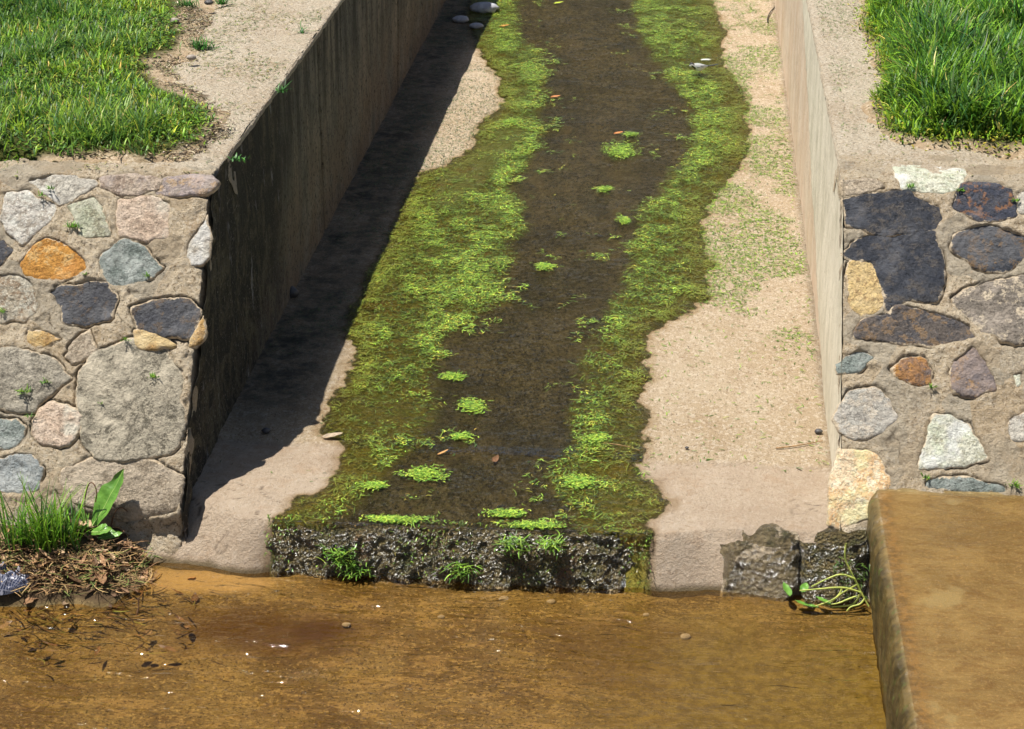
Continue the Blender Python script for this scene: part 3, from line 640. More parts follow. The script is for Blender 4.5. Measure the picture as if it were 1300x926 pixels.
# ---- wet rocks right of the dry concrete
m = MT('wet_boulder')
c = m.mix(m.ramp(m.noise(9, det=6, rough=.7), .4, .6), (.13, .097, .044), (.26, .20, .105))
c = m.mix(m.ramp(m.noise(5, det=4), .52, .64, 0, .75), c, (.055, .06, .02))
c = m.mix(m.ramp(m.noise(7, det=5), .52, .57), c, (.50, .40, .27))
h = m.math('ADD', m.voro(60), m.noise(100, det=4, rough=.8))
M_boul = m.fin(c, .2, m.bump(h, 1., .026), 1.)
m.b.inputs['Coat Weight'].default_value = 1.; m.b.inputs['Coat Roughness'].default_value = .12; m.L(m.bump(m.noise(60, det=4, rough=.7), 1., .06), m.b.inputs['Coat Normal'])
ledge('wet_rock', .755, 1.11, M_boul, 'low brown wet rock at the foot of the dry concrete, right of the ledge', 'rock', 300, .8, .022, hf=.5, seed=20, keep_top=False, dl=.11)
ledge('wet_rock', 1.055, 1.345, M_wet, 'dark dripping rock under the cream stone, beside the concrete slab', 'rock', 260, .9, .028, hf=.6, seed=30, keep_top=False)

# ---- concrete slab at the right with a film of water
BX, BZ = 1.325, .30
sec = [(BX+.012, -.09), (BX+.006, 0.0), (BX, .10), (BX-.004, .20), (BX, BZ-.045), (BX+.008, BZ-.018), (BX+.026, BZ-.003), (BX+.06, BZ)]
sx = np.array([p[0] for p in sec]); sz = np.array([p[1] for p in sec]); L = np.r_[0, np.cumsum(np.hypot(np.diff(sx), np.diff(sz)))]
tq = np.concatenate([np.linspace(0, L[-1], 90), L[-1]+np.linspace(.012, 1.6, 130), L[-1]+geo(1.65, 6, 10)])
Xs = np.where(tq <= L[-1], np.interp(tq, L, sx), BX+.06+(tq-L[-1])); Zs = np.interp(tq, L, sz)
yy = np.concatenate([-geo(1.6, 12, 14)[::-1], np.linspace(-1.58, .30, 260)])
Yg, Tg = np.meshgrid(yy, tq, indexing='ij'); Xg = np.broadcast_to(Xs, Yg.shape).copy(); Zg = np.broadcast_to(Zs, Yg.shape).copy()
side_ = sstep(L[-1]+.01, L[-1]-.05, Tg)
Xg = Xg-side_*(.012*fbm(Yg*7, Tg*7, 111, 4)+.006*fbm(Yg*30, Tg*20, 112, 4))
Zg = Zg+(1-side_)*(.004*fbm(Xg*6, Yg*6, 113, 4))+np.exp(-((Tg-L[-1]+.03)/.03)**2)*(.008*fbm(Yg*22, Tg*22, 114, 3)-.018*sstep(.15, .5, fbm(Yg*7, Tg*5, 116, 4)))
m = MT('slab_concrete')
c = m.mix(m.ramp(m.noise(3.2, det=7, rough=.65, dist=1.), .36, .64), (.16, .115, .044), (.25, .19, .085))
c = m.mix(m.ramp(m.noise(14, (.7, 1.5, 1), det=6, rough=.75, dist=1.5), .45, .62, 0, .6), c, (.13, .075, .02))
c = m.mix(m.ramp(m.noise(3.2, (1, 1, 1), det=3), .60, .66, 0, .7), c, (.29, .25, .14))
c = m.mix(m.ramp(m.noise(80, det=3, rough=.8), .54, .64, 0, .5), c, (.40, .29, .14))
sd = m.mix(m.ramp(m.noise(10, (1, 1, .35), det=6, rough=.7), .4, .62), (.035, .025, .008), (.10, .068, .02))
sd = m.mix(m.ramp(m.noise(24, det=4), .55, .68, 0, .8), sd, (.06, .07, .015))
eg = m.mix(m.ramp(m.noise(30, det=5, rough=.7), .42, .6), (.24, .15, .05), (.12, .08, .03))
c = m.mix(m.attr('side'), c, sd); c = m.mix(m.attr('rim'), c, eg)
m.fin(c, .42, m.bump(m.noise(60, det=5, rough=.7), .5, .01), .4)
rim = np.exp(-((Tg-L[-1]+.005)/.028)**2)*(.75+.25*fbm(Yg*14, Tg*14, 115, 3))
o = mesh('concrete_slab', np.c_[Xg.ravel(), Yg.ravel(), Zg.ravel()], gridfaces(*Yg.shape), m.m, attrs=dict(side=side_.ravel(), rim=np.clip(rim, 0, 1).ravel()))
tag(o, 'brown algae-stained concrete slab under a film of water at the lower right', 'slab')
def film(m):
    return m.bump(m.math('ADD', m.noise(11, (.8, 1.7, 1), det=6, rough=.7, dist=2.), m.math('MULTIPLY', m.noise(60, (.7, 1.3, 1), det=3), .3)), .5, .010)
X, Y = np.meshgrid(np.concatenate([np.linspace(BX+.03, 2.4, 170), [3, 8]]), np.concatenate([[-12.], np.linspace(-1.6, .22, 260)]), indexing='ij')
tag(mesh('slab_water', np.c_[X.ravel(), Y.ravel(), (BZ+.0085+.0016*fbm(X*5+fbm(X*2, Y*3, 261, 2), Y*14+fbm(X*2, Y*3, 262, 3), 263, 4)-.006*np.exp(-(X-BX-.03)/.02)).ravel()], gridfaces(*X.shape), water('slab_film', (.88, .80, .66), film, .05)), kind='structure')

# ================================================================== VEGETATION (uncountable)
def scatter_in(n, x0, x1, y0, y1): return R.uniform(x0, x1, n), R.uniform(y0, y1, n)
G1, G2, G3, G4, G5 = (.13, .27, .025), (.22, .40, .036), (.07, .17, .028), (.36, .46, .055), (.05, .14, .05)
# left lawn: short mixed turf, clover and tufts
parts = []
x, y = scatter_in(210000, -4.3, -1.1, .82, 6.4); d = lawnL(x, y); d = d+.07*fbm(x*8, y*8, 201, 4)
kp = (R.random(len(x)) < sstep(-.015, .14, d)*(.30+.70*sstep(-.4, .2, fbm(x*7, y*7, 203, 4)))) & (x > -2.9-.45*y); x, y, d = x[kp], y[kp], d[kp]
tuft = sstep(-.1, .45, fbm(x*3.2, y*2.6, 202, 3)+.9*np.exp(-(((x+1.75)/.33)**2+((y-1.25)/.25)**2)))
yel = sstep(-.15, .45, fbm(x*2.1+4, y*2.3, 204, 3))
n = len(x); col = pal(n, [G1, G2, G3, G4, G5, (.45, .36, .12), (.03, .07, .02)], [3, 3, 3, 1.2, 1.5, .5, 2], .35)
col = col*(1-.45*tuft[:, None])*np.array([1, 1, 1]) + tuft[:, None]*.45*np.array([.05, .135, .04]); col = col*(1+np.outer(yel*.5, [1.1, .6, .1]))
sz = (.45+.55*sstep(0, .25, d)); z = soilz(x, y, d)-.006
parts.append(blades(np.c_[x, y, z], R.uniform(0, 6.28, n), R.uniform(.035, .08, n)*(1+.9*tuft)*sz, R.uniform(.004, .010, n), R.uniform(.05, .7, n), R.uniform(.2, 1.4, n), col, R.normal(0, .3, n)))
# clover-like small leaves
x, y = scatter_in(60000, -4.3, -1.1, .82, 6.4); d = lawnL(x, y)+.05*fbm(x*9, y*9, 201, 3); kp = (R.random(len(x)) < sstep(-.03, .06, d)*sstep(-.3, .3, fbm(x*4+9, y*4, 205, 3))) & (x > -2.9-.45*y)
x, y, d = x[kp], y[kp], d[kp]; n = len(x)
parts.append(blades(np.c_[x, y, soilz(x, y, d)+R.uniform(.005, .035, n)], R.uniform(0, 6.28, n), R.uniform(.010, .02, n), R.uniform(.009, .016, n), R.uniform(1.0, 1.5, n), R.uniform(0, .3, n), pal(n, [(.14, .27, .025), (.20, .32, .03), (.30, .34, .04), (.07, .16, .02)], [3, 3, 1.2, 3]), 0, 2, .8))
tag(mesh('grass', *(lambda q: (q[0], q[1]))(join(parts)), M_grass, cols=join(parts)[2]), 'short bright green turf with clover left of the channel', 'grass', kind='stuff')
# right lawn: taller lush blades
parts = []
x, y = scatter_in(120000, 1.4, 3.6, .98, 6.0); d = lawnR(x, y); d = d+.04*fbm(x*9, y*9, 211, 3)
kp = (R.random(len(x)) < sstep(-.02, .08, d)*.95) & (x < 3.0+.16*y); x, y, d = x[kp], y[kp], d[kp]; n = len(x)
tall = sstep(.0, .22, d)*(.6+.4*sstep(-.4, .4, fbm(x*4, y*4, 212, 3)))
col = pal(n, [G1, G2, G3, (.05, .15, .02), G5, (.5, .45, .16), (.025, .07, .015)], [3, 2.6, 2.5, 2.5, 1.5, .25, 1.5], .35); lowy = (1-tall)[:, None]; col = col*(1+.6*lowy*np.array([1.3, .7, .1]))
parts.append(blades(np.c_[x, y, soilz(x, y, d)-.005], R.uniform(0, 6.28, n), (.045+.19*tall)*R.uniform(.4, 1.35, n), R.uniform(.007, .015, n)*(.7+.5*tall), R.uniform(.05, .45, n), R.uniform(.3, 1.7, n), col, R.normal(0, .3, n), 4))
x, y = scatter_in(22000, 1.4, 2.8, .98, 5.0); d = lawnR(x, y); kp = R.random(len(x)) < np.exp(-((d-.02)/.07)**2); x, y, d = x[kp], y[kp], d[kp]; n = len(x)
parts.append(blades(np.c_[x, y, soilz(x, y, d)+R.uniform(.0, .03, n)], R.uniform(0, 6.28, n), R.uniform(.012, .02, n), R.uniform(.009, .014, n), R.uniform(.9, 1.5, n), R.uniform(0, .3, n), pal(n, [(.28, .33, .03), (.20, .30, .03), (.40, .34, .04)], [3, 3, 1.5]), 0, 2, .8))
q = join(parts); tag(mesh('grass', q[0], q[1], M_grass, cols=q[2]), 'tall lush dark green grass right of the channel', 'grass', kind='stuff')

# algae mats on both sides of the stream
A1, A2, A3, A4, A5 = (.34, .52, .07), (.27, .40, .05), (.13, .21, .03), (.50, .48, .07), (.06, .11, .025)
def mat(xlo, xhi, sidesel, name, label, seed, N):
    parts = []
    x, y = scatter_in(N, xlo, xhi, .05, 9.5); w_ = wetf(x, y); c_ = cenf(x, y)
    cl = .75*fbm(x*9, y*7, 220+seed, 4)+.5*fbm(x*30, y*30, 228+seed, 3); mid = np.interp(y, [0, 9], [-.1, .1])
    sd = (x < mid) if sidesel < 0 else (x >= mid)
    up_s = .22*sstep(1.2, 3.0, y)+.22*np.exp(-((c_+.03)/.07)**2); dens = sstep(-.005, .05, w_)*sstep(.05, -.06, c_)*sstep(-.40, .40, cl+.04+up_s)
    low = sstep(2.3, .8, y); dens = dens*(1-(.62 if sidesel < 0 else .25)*low*sstep(-.2, .3, fbm(x*5, y*5, 229, 3)+.25))
    dens = np.maximum(dens, sstep(.34, .52, cl)*sstep(.0, .03, w_)*sstep(.30, .0, c_)*.9)
    kp = sd & (R.random(N) < dens*(1-.8*pgf(x, y))); x, y, w_, c_, cl = x[kp], y[kp], w_[kp], c_[kp], cl[kp]; n = len(x)
    br = sstep(-.10, .50, cl+.6*up_s[kp])
    col = pal(n, [A1, A2, A3, A4, A5, (.26, .19, .03), (.09, .16, .05)], [1.6, 3, 3, 1, 2, 1.5, 1.5], .32); col = col*(.45+.85*br[:, None])
    out = sstep(.20, .0, w_)[:, None]*.7; col = col*(1-out)+out*np.array([.20, .17, .025])
    ln = R.uniform(.006, .022, n)*(.8+.6*br); z = floor_z(x, y)+.0048+R.uniform(0, .006, n)*(.4+br)
    hd = R.normal(-1.57, 1.1, n); lg = R.random(n) < .08; ln = np.where(lg, R.uniform(.03, .075, n), ln); hd = np.where(lg, R.normal(-1.57, .45, n), hd); col[lg] = col[lg]*.6+.4*np.array([.34, .50, .09])
    parts.append(blades(np.c_[x, y, z], hd, ln, np.where(lg, .0022, R.uniform(.002, .006, n)), R.uniform(1.35, 1.57, n), np.where(lg, .05, R.uniform(0, .22, n)), col, R.normal(0, 1.1, n), 4, .7))
    q = join(parts); o = mesh(name, q[0], q[1], M_algae, cols=q[2]); return tag(o, label, 'algae', kind='stuff')
mat(-1.1, .3, -1, 'algae_mat', 'yellow-green algae mat along the left edge of the stream', 0, 330000)
mat(-.3, 1.2, 1, 'algae_mat', 'green algae mat along the right edge of the stream', 4, 300000)
# loose green bits on dry concrete and in the shade
def bits(N, x0, x1, y0, y1, dens, zf, name, label, cat, cols, wts, lr=(.006, .022), wr=(.0015, .005), mat_=None):
    x, y = scatter_in(N, x0, x1, y0, y1); kp = R.random(N) < dens(x, y); x, y = x[kp], y[kp]; n = len(x)
    v, f, c = blades(np.c_[x, y, zf(x, y)+.003], R.uniform(0, 6.28, n), R.uniform(*lr, n), R.uniform(*wr, n), R.uniform(1.3, 1.57, n), R.uniform(0, .25, n), pal(n, cols, wts, .3), R.normal(0, .9, n), 3, .7)
    return tag(mesh(name, v, f, mat_ or M_algae, cols=c), label, cat, kind='stuff')
def dR(x, y):
    w_ = wetf(x, y); b = sstep(.0, .35, fbm(x*4.5, y*3.2, 231, 4)+.30*sstep(1.7, 3.2, y)-.28*sstep(1.9, 1.2, y))
    return np.where((w_ < .01) & (x > .3), .03*(y > .6)+b*sstep(1.3, 2.6, y)*.65+.5*np.exp(w_/.03)*b, 0)*(y > .3)
bits(75000, .4, 1.22, .3, 9.2, dR, floor_z, 'algae_bits', 'scattered dried green algae bits on the dry right floor of the channel', 'algae', [A2, A3, (.20, .30, .05), (.10, .20, .03)], [3, 3, 1, 2], lr=(.008, .03), wr=(.0018, .006))
def dL(x, y):
    w_ = wetf(x, y); b = sstep(-.15, .4, fbm(x*4.5, y*3.2, 232, 4)+.25*sstep(1.6, 3, y))
    return np.where((w_ < .01) & (x < .3), .015*(y > .3)+b*sstep(1.1, 2.4, y)*.75, 0)
bits(65000, -1.10, .0, .15, 9.2, dL, floor_z, 'algae_bits', 'dark green algae bits on the left floor in the shade of the wall', 'algae', [(.05, .11, .04), (.035, .08, .035), (.11, .2, .04)], [3, 3, 1.5])
copez = lambda x, y: ZT+.010*fbm(x*4, y*4, 62, 4)+.003*fbm(x*35, y*35, 63, 2)
bits(30000, -2.3, -1.14, .85, 5.5, lambda x, y: sstep(.0, .5, fbm(x*4, y*3, 233, 4)+.1)*.55*sstep(.0, -.06, lawnL(x, y))+.03, lambda x, y: np.maximum(copez(x, y)-.11*sstep(.45, .95, -1.12-x), soilz(x, y, lawnL(x, y))), 'grass_clippings', 'fine dry clippings strewn on the left coping', 'clippings', [(.16, .20, .04), (.30, .24, .10), (.09, .15, .03), (.42, .33, .18)], [2, 2, 2, 1.5], lr=(.008, .032), wr=(.002, .006))
bits(22000, 1.26, 2.3, 1.05, 5.5, lambda x, y: sstep(-.1, .5, fbm(x*4, y*3, 234, 4)+.2*sstep(2, 4, y))*.8*sstep(.02, -.05, lawnR(x, y))+.03, lambda x, y: np.maximum(copez(x, y)-.11*sstep(.45, .95, x-1.24), soilz(x, y, lawnR(x, y))), 'grass_clippings', 'green clippings strewn on the right coping', 'clippings', [(.14, .22, .04), (.26, .25, .10), (.09, .17, .03), (.36, .32, .16)], [3, 2, 2, 1])

def dS(x, y):
    d = lawnL(x, y); return sstep(-.24, -.05, d+.08*fbm(x*6, y*6, 272, 3))*sstep(.06, -.02, d)*sstep(-.2, .35, fbm(x*5, y*5, 271, 4)+.15)
bits(60000, -2.3, -1.16, .98, 4.2, dS, lambda x, y: soilz(x, y, lawnL(x, y)), 'litter', 'dry straw, crumbs and dead bits on the bare soil beside the left lawn', 'litter', [(.10, .065, .035), (.05, .035, .02), (.40, .30, .17), (.16, .16, .05), (.55, .48, .36)], [3, 3, 2, 1, 1.2], lr=(.006, .035), wr=(.002, .007), mat_=M_dryleaf)
# ================================================================== THINGS
# ---- separate algae clumps in the stream (pixel spot, size m, fronds, label)
clumps = [
 (793,190,.11,.17,'two-lobed bright algae clump in mid stream, the largest one upstream'),
 (800,172,.05,.05,'small algae clump touching the top of the large mid-stream clump'),
 (766,244,.04,.05,'small algae clump just below the large mid-stream clump'),
 (694,340,.05,.06,'lone round algae clump in the middle of the dark stream bed'),
 (598,517,.06,.08,'bright algae clump left of centre halfway down the stream'),
 (589,556,.045,.03,'tiny algae tuft below the bright clump left of centre'),
 (575,478,.05,.04,'pale algae tuft at the inner edge of the left mat'),
 (535,600,.10,.06,'flat algae clump above the ledge, left of the brown leaf stub'),
 (475,615,.05,.03,'small star-shaped algae tuft near the left shoreline above the ledge'),
 (505,660,.13,.035,'wide bright algae mound on the brow of the ledge, leftmost large one'),
 (645,650,.09,.035,'bright algae mound on the brow of the ledge at mid stream'),
 (680,668,.10,.05,'algae fringe spilling over the ledge just right of mid stream'),
 (735,612,.07,.06,'algae strands off the right mat near the ledge'),
 (755,560,.05,.05,'bright algae knot in the right mat above the twig'),
 (795,283,.03,.05,'narrow upright algae tuft at the inner edge of the right mat'),
 (648,155,.04,.05,'pale green algae knot in the left mat near the top'),
]
for x, y, rx, ry, lab in clumps:
    c0 = onz(x, y, .185); n = max(360, int(360*math.sqrt(rx*ry)/.05))
    lob = R.uniform(-.42, .42, (5, 2)); nl = lob[R.integers(0, 5, n)]+R.normal(0, .33, (n, 2)); kk = (nl**2).sum(1) < 2.2; nl = nl[kk]; n = len(nl)
    X_, Y_ = c0[0]+nl[:, 0]*rx, np.maximum(c0[1]+nl[:, 1]*ry, .05+.02*R.random(n))
    zz = floor_z(X_, Y_)+.006+.009*R.random(n)
    v, f, c = blades(np.c_[X_, Y_, zz], R.normal(-1.4, 1.0, n), R.uniform(.008, .026, n), R.uniform(.003, .0065, n), R.uniform(1.3, 1.57, n), R.uniform(0, .3, n), pal(n, [(.36, .52, .06), (.22, .38, .05), (.46, .54, .08), (.10, .2, .03)], [3, 3, 1, 2]), R.normal(0, 1.6, n), 4, .7)
    o = mesh('algae_clump', v-c0, f, M_algae, cols=c); o.location = c0; tag(o, lab, 'algae', 'algae clumps in the stream')
hang = [(433,706,.06,'algae tuft hanging on the left part of the dark ledge'), (452,722,.05,'small algae tuft low on the ledge near the waterline, left'),
 (588,722,.05,'bright upright algae tuft low on the ledge left of middle'), (650,690,.05,'algae tuft trailing down the middle of the ledge'), (700,690,.035,'thin algae strand on the ledge right of middle')]
for x, y, r, lab in hang:
    rr_ = ray(x, y); c0 = CAM+rr_*((.0-CAM[1])/rr_[1]); n = 120
    p = c0+np.c_[R.normal(0, r*.45, n), R.normal(-.012, .006, n), R.normal(0, r*.35, n)]; p[:, 2] = np.maximum(p[:, 2], .012)
    v, f, c = blades(p, R.uniform(0, 6.28, n), R.uniform(.02, .05, n), R.uniform(.003, .006, n), R.uniform(.8, 1.6, n), R.uniform(0, 1.6, n), pal(n, [(.30, .46, .055), (.17, .32, .04), (.09, .2, .03)], [2, 3, 2]), R.normal(0, 1, n), 4, .7)
    o = mesh('algae_clump', v-c0, f, M_algae, cols=c); o.location = c0; tag(o, lab, 'algae', 'algae clumps on the ledge')

n = 3000; x = R.uniform(-.80, .57, n); kk = sstep(-.15, .45, fbm(x*7, x*0, 240, 4)); t_ = R.random(n)**1.4
kp = R.random(n) < (.10+.90*kk)*(1-.75*t_); x, t_ = x[kp], t_[kp]; n = len(x)
v, f, c = blades(np.c_[x, .085-.105*t_**.8-.012*R.random(n), .186-.175*t_**1.5+.008*R.random(n)], R.normal(-1.57, .8, n), R.uniform(.006, .02, n), R.uniform(.002, .005, n), R.uniform(1.3, 1.7, n), R.uniform(.2, 1.0, n), pal(n, [(.20, .34, .04), (.10, .17, .025), (.06, .09, .02), (.22, .17, .04)], [2, 3, 3, 1.5]), R.normal(0, 1, n), 3, .7)
tag(mesh('moss_fringe', v, f, M_algae, cols=c), 'olive and green moss fringe over the brow of the dark ledge', 'moss', kind='stuff')
# ---- wagtail
bp = onz(886, 97, .186); bz = float(floor_z(np.array(bp[0]), np.array(bp[1])))+.004
sec = [(-.052, .056, .002, .002), (-.049, .057, .008, .008), (-.041, .060, .0125, .0125), (-.033, .059, .0125, .0125), (-.025, .053, .012, .0125), (-.014, .048, .0175, .0185),
       (.0, .045, .021, .022), (.014, .044, .020, .020), (.028, .045, .015, .014), (.040, .048, .009, .008), (.050, .050, .0065, .0035), (.075, .053, .008, .0022), (.105, .057, .0095, .0018), (.112, .058, .007, .001)]
sec = np.array(sec); tt = np.linspace(0, len(sec)-1, 60); S4 = np.stack([np.interp(tt, np.arange(len(sec)), sec[:, k]) for k in range(4)], 1)
for _ in range(3): S4[1:-1] = .25*S4[:-2]+.5*S4[1:-1]+.25*S4[2:]
V = []; C = []
for x_, z_, ry_, rz_ in S4:
    for k in range(24):
        a = 2*math.pi*k/24; yy_, zz_ = math.cos(a), math.sin(a); V.append((x_, yy_*ry_, z_+zz_*rz_))
        c = (.36, .37, .38) if zz_ > .05 else (.74, .73, .70)
        if x_ < -.026: c = (.75, .75, .73) if zz_ < .45 else (.03, .03, .035)
        if -.040 < x_ < -.018 and zz_ < -.1: c = (.02, .02, .022)
        if -.030 < x_ < -.024 and zz_ > .45: c = (.03, .03, .035)
        if x_ > .052: c = (.03, .03, .032)
        C.append(c)
V = np.array(V); nS = len(S4); i, j = np.meshgrid(np.arange(nS-1), np.arange(24), indexing='ij'); i = i.ravel(); j = j.ravel(); j2 = (j+1) % 24
Fb = np.c_[i*24+j, i*24+j2, (i+1)*24+j2, (i+1)*24+j]; Vb = [V]; Fs = [Fb]; Cs = [np.array(C)]; off = len(V)
for s in (-1, 1):                                              # legs with toes, joined to the body mesh
    for pts, r in (([(.006, s*.008, .034), (.011, s*.009, .019), (.004, s*.010, .002)], .0010), ([(.004, s*.010, .002), (-.009, s*.012, .001)], .0008), ([(.004, s*.010, .002), (-.006, s*.017, .001)], .0008), ([(.004, s*.010, .002), (.012, s*.010, .001)], .0008)):
        v, f = tube(pts, r, 5); Vb.append(v); Fs.append(f+off); Cs.append(np.tile([.02, .02, .02], (len(v), 1))); off += len(v)
v, f = tube([(-.050, 0, .056), (-.058, 0, .0545), (-.066, 0, .053)], [.0026, .0016, .0003], 6); Vb.append(v); Fs.append(f+off); Cs.append(np.tile([.02, .02, .02], (len(v), 1)))
M_feather = leafy('plumage', 0, .7)
bird = empty('bird', (bp[0], bp[1], bz), 'small grey and white wagtail with black bib standing in the algae near the right shore', 'bird')
mesh('body', np.concatenate(Vb), np.concatenate(Fs), M_feather, bird, cols=np.concatenate(Cs))
for s in (-1, 1):
    n1 = 9; v = []; cc = []
    for a in range(14):
        t = a/13; hw = .011*math.sin(math.pi*min(1, .12+t*.88))**.6*(1-.55*t)
        for b in range(n1):
            q_ = (b/(n1-1)-.5)*2; x_ = -.014+t*.066; bodyw = np.interp(x_, S4[:, 0], S4[:, 2]); zc = np.interp(x_, S4[:, 0], S4[:, 1])
            v.append((x_, s*(bodyw*.93+.003-.004*abs(q_)-.010*max(0, t-.6)), zc+.005+q_*hw)); cc.append((.05, .05, .055) if (t > .35 and abs(q_) > .25) else ((.75, .75, .74) if t > .3 and abs(q_) < .15 else (.30, .31, .32)))
    fc = gridfaces(14, n1); mesh('wing', np.array(v), fc, M_feather, bird, cols=np.array(cc))
    V_, F_ = rock((-.043, s*.0112, .0615), (.0016, .0014, .0016), 1, 0, 8); mesh('eye', V_, F_, solid('eye_black', (.01, .01, .01), rough=.1), bird)
bird.rotation_euler = (0, 0, math.radians(12)); bird.scale = (1.12, 1.2, 1.2)
# white feather behind it
c0 = onz(896, 77, .19); v, f, c = blades(np.array([[c0[0]-.03, c0[1], .196]]*5)+R.normal(0, .003, (5, 3)), [0, .1, -.1, .2, -.2], .06, .016, 1.5, .1, np.tile([.75, .78, .75], (5, 1)), .3, 4, .9)
o = mesh('feather', v-c0, f, M_feather, cols=c); o.location = c0; tag(o, 'white feather lying on the algae just behind the wagtail', 'feather')

# ---- leaves, twigs, pebbles
def leaf_mesh(L=.05, W=.025, curl=.3, lobes=0, n=14, k=7, seed=0, cup=.25):
    v = []
    for a in range(n):
        t = a/(n-1); hw = W/2*math.sin(math.pi*t**.8)**.75+.0006
        if lobes: hw *= .62+.38*abs(math.cos(lobes*math.pi*t))
        for b in range(k):
            q_ = (b/(k-1)-.5)*2
            hj = hw*(1+.30*float(fbm(np.array(t*7.+seed), np.array(b//4*9.), seed+5, 2)) if lobes or seed else 1); v.append((t*L, q_*hj, curl*L*(t*t*.6)+cup*hw*q_*q_+.14*W*float(fbm(np.array(t*4.+seed), np.array(q_*1.6), seed, 2))))
    return np.array(v), gridfaces(n, k)
def put(v, loc, rz, tx=0, ty=0):
    from mathutils import Euler
    Mx = np.array(Euler((tx, ty, rz)).to_matrix()); return v @ Mx.T+np.array(loc)
def leaf_obj(name, loc, rz, tx, ty, L, W, colr, label, cat, group=None, lobes=0, curl=.3, seed=0):
    v, f = leaf_mesh(L, W, curl, lobes, seed=seed); v = v-np.array([L/2, 0, 0]); v = put(v, (0, 0, 0), rz, tx, ty); lo = v[:, 2].min()
    o = mesh(name, v, f, M_dryleaf, cols=np.tile(colr, (len(v), 1))*(1+.15*R.standard_normal((len(v), 1)))); o.location = (loc[0], loc[1], loc[2]-lo+.001)
    return tag(o, label, cat, group)
def fl_at(x, y): p = onz(x, y, .186); return (p[0], p[1], float(floor_z(np.array(p[0]), np.array(p[1])))+.006)
leaf_obj('fallen_leaf', fl_at(705, 125), .1, .1, 0, .060, .028, (.46, .19, .07), 'rust orange leaf lying alone on the dark stream bed', 'leaf')
leaf_obj('fallen_leaf', fl_at(785, 171), .3, .1, 0, .055, .024, (.50, .20, .07), 'orange leaf tip beside the large mid-stream algae clump', 'leaf')
leaf_obj('fallen_leaf', fl_at(627, 584), 1.5, .5, .4, .055, .022, (.20, .10, .05), 'brown upright leaf stub standing at the floor joint in mid stream', 'leaf', curl=.8)
leaf_obj('fallen_leaf', fl_at(562, 573), .7, .1, 0, .050, .010, (.50, .27, .10), 'narrow tan leaf left of the brown stub', 'leaf')
leaf_obj('fallen_leaf', fl_at(709, 6), .2, .1, 0, .070, .03, (.42, .50, .05), 'yellow-green leaf at the top of the stream', 'leaf')
leaf_obj('fallen_leaf', fl_at(640, 36), .2, .1, 0, .07, .03, (.5, .25, .06), 'orange-tan leaf at the shadow edge near the top', 'leaf')
leaf_obj('fallen_leaf', fl_at(422, 556), .2, .1, 0, .08, .03, (.42, .33, .24), 'grey-beige leaf at the left shoreline by the floor joint', 'leaf')
M_twig = solid('twig_bark', (.36, .22, .10), (.20, .12, .05), .8, 60)
def twig(pts, r, label, name='twig', mat_=None):
    P = np.array(pts); v, f = tube(P, np.linspace(r, r*.5, len(P)), 6); o = mesh(name, v-P[0], f, mat_ or M_twig); o.location = P[0]; return tag(o, label, 'twig')
a, b = fl_at(765, 565), fl_at(812, 573); twig(bez(a, ((a[0]+b[0])/2, (a[1]+b[1])/2, a[2]+.012), b), .0022, 'thin straw-coloured twig lying across the right algae mat')
a, b = fl_at(985, 572), fl_at(1044, 562); twig(bez(a, ((a[0]+b[0])/2, a[1]+.02, a[2]+.004), b), .003, 'reddish root fibre lying in the floor joint by the right wall')
a, b = fl_at(975, 30), fl_at(985, 8); twig(bez(a, (a[0]-.01, a[1]+.2, a[2]+.01), b), .005, 'dark twig on the floor against the right wall near the top', mat_=solid('dark_bark', (.03, .025, .02)))
M_peb = solid('dark_pebble', (.045, .042, .045), (.08, .075, .07), .5, 60); M_peb2 = solid('grey_pebble', (.30, .26, .22), (.2, .17, .14), .7, 50)
def pebble(x, y, r, label, mat_, z=.186, flat=.6, seed=1):
    p = fl_at(x, y) if z == .186 else tuple(onz(x, y, z)); V, Fq = rock((0, 0, 0), (r, r*.8, r*flat), seed, .15, 14)
    o = mesh('pebble', V, Fq, mat_); o.location = (p[0], p[1], p[2]+r*flat*.5); return tag(o, label, 'stone')
pebble(1039, 552, .016, 'round black pebble on the dry floor against the right wall', M_peb)
pebble(370, 376, .032, 'dark lump of stone in the shade against the left wall', M_peb, seed=4, flat=.9)
pebble(338, 549, .018, 'small dark pebble at the edge of the wall shadow', M_peb, seed=5)
pebble(872, 570, .008, 'tiny dark grit piece at the end of the floor joint', M_peb, seed=6)
M_lit = solid('pale_debris', (.42, .44, .47), (.3, .3, .32), .6, 20)
for x, y, r, s, lb in ((615, 14, .10, 11, 'largest pale bluish stone in the shade at the top of the channel'), (585, 28, .06, 12, 'smaller pale stone left of the largest one in the shade'), (605, 36, .05, 13, 'smallest pale stone in front of the largest one in the shade')):
    pebble(x, y, r, lb, M_lit, seed=s, flat=.4)
for x, y, lb in ((222, 28, 'pale pebble on bare soil at the lawn edge, upper left'), (243, 75, 'white chipped pebble on bare soil beside the weed'), (265, 5, 'dark blue-grey pebble at the very top left')):
    pebble(x, y, .022, lb, M_peb2 if 'dark' not in lb else M_peb, z=ZT+.03, seed=int(x))

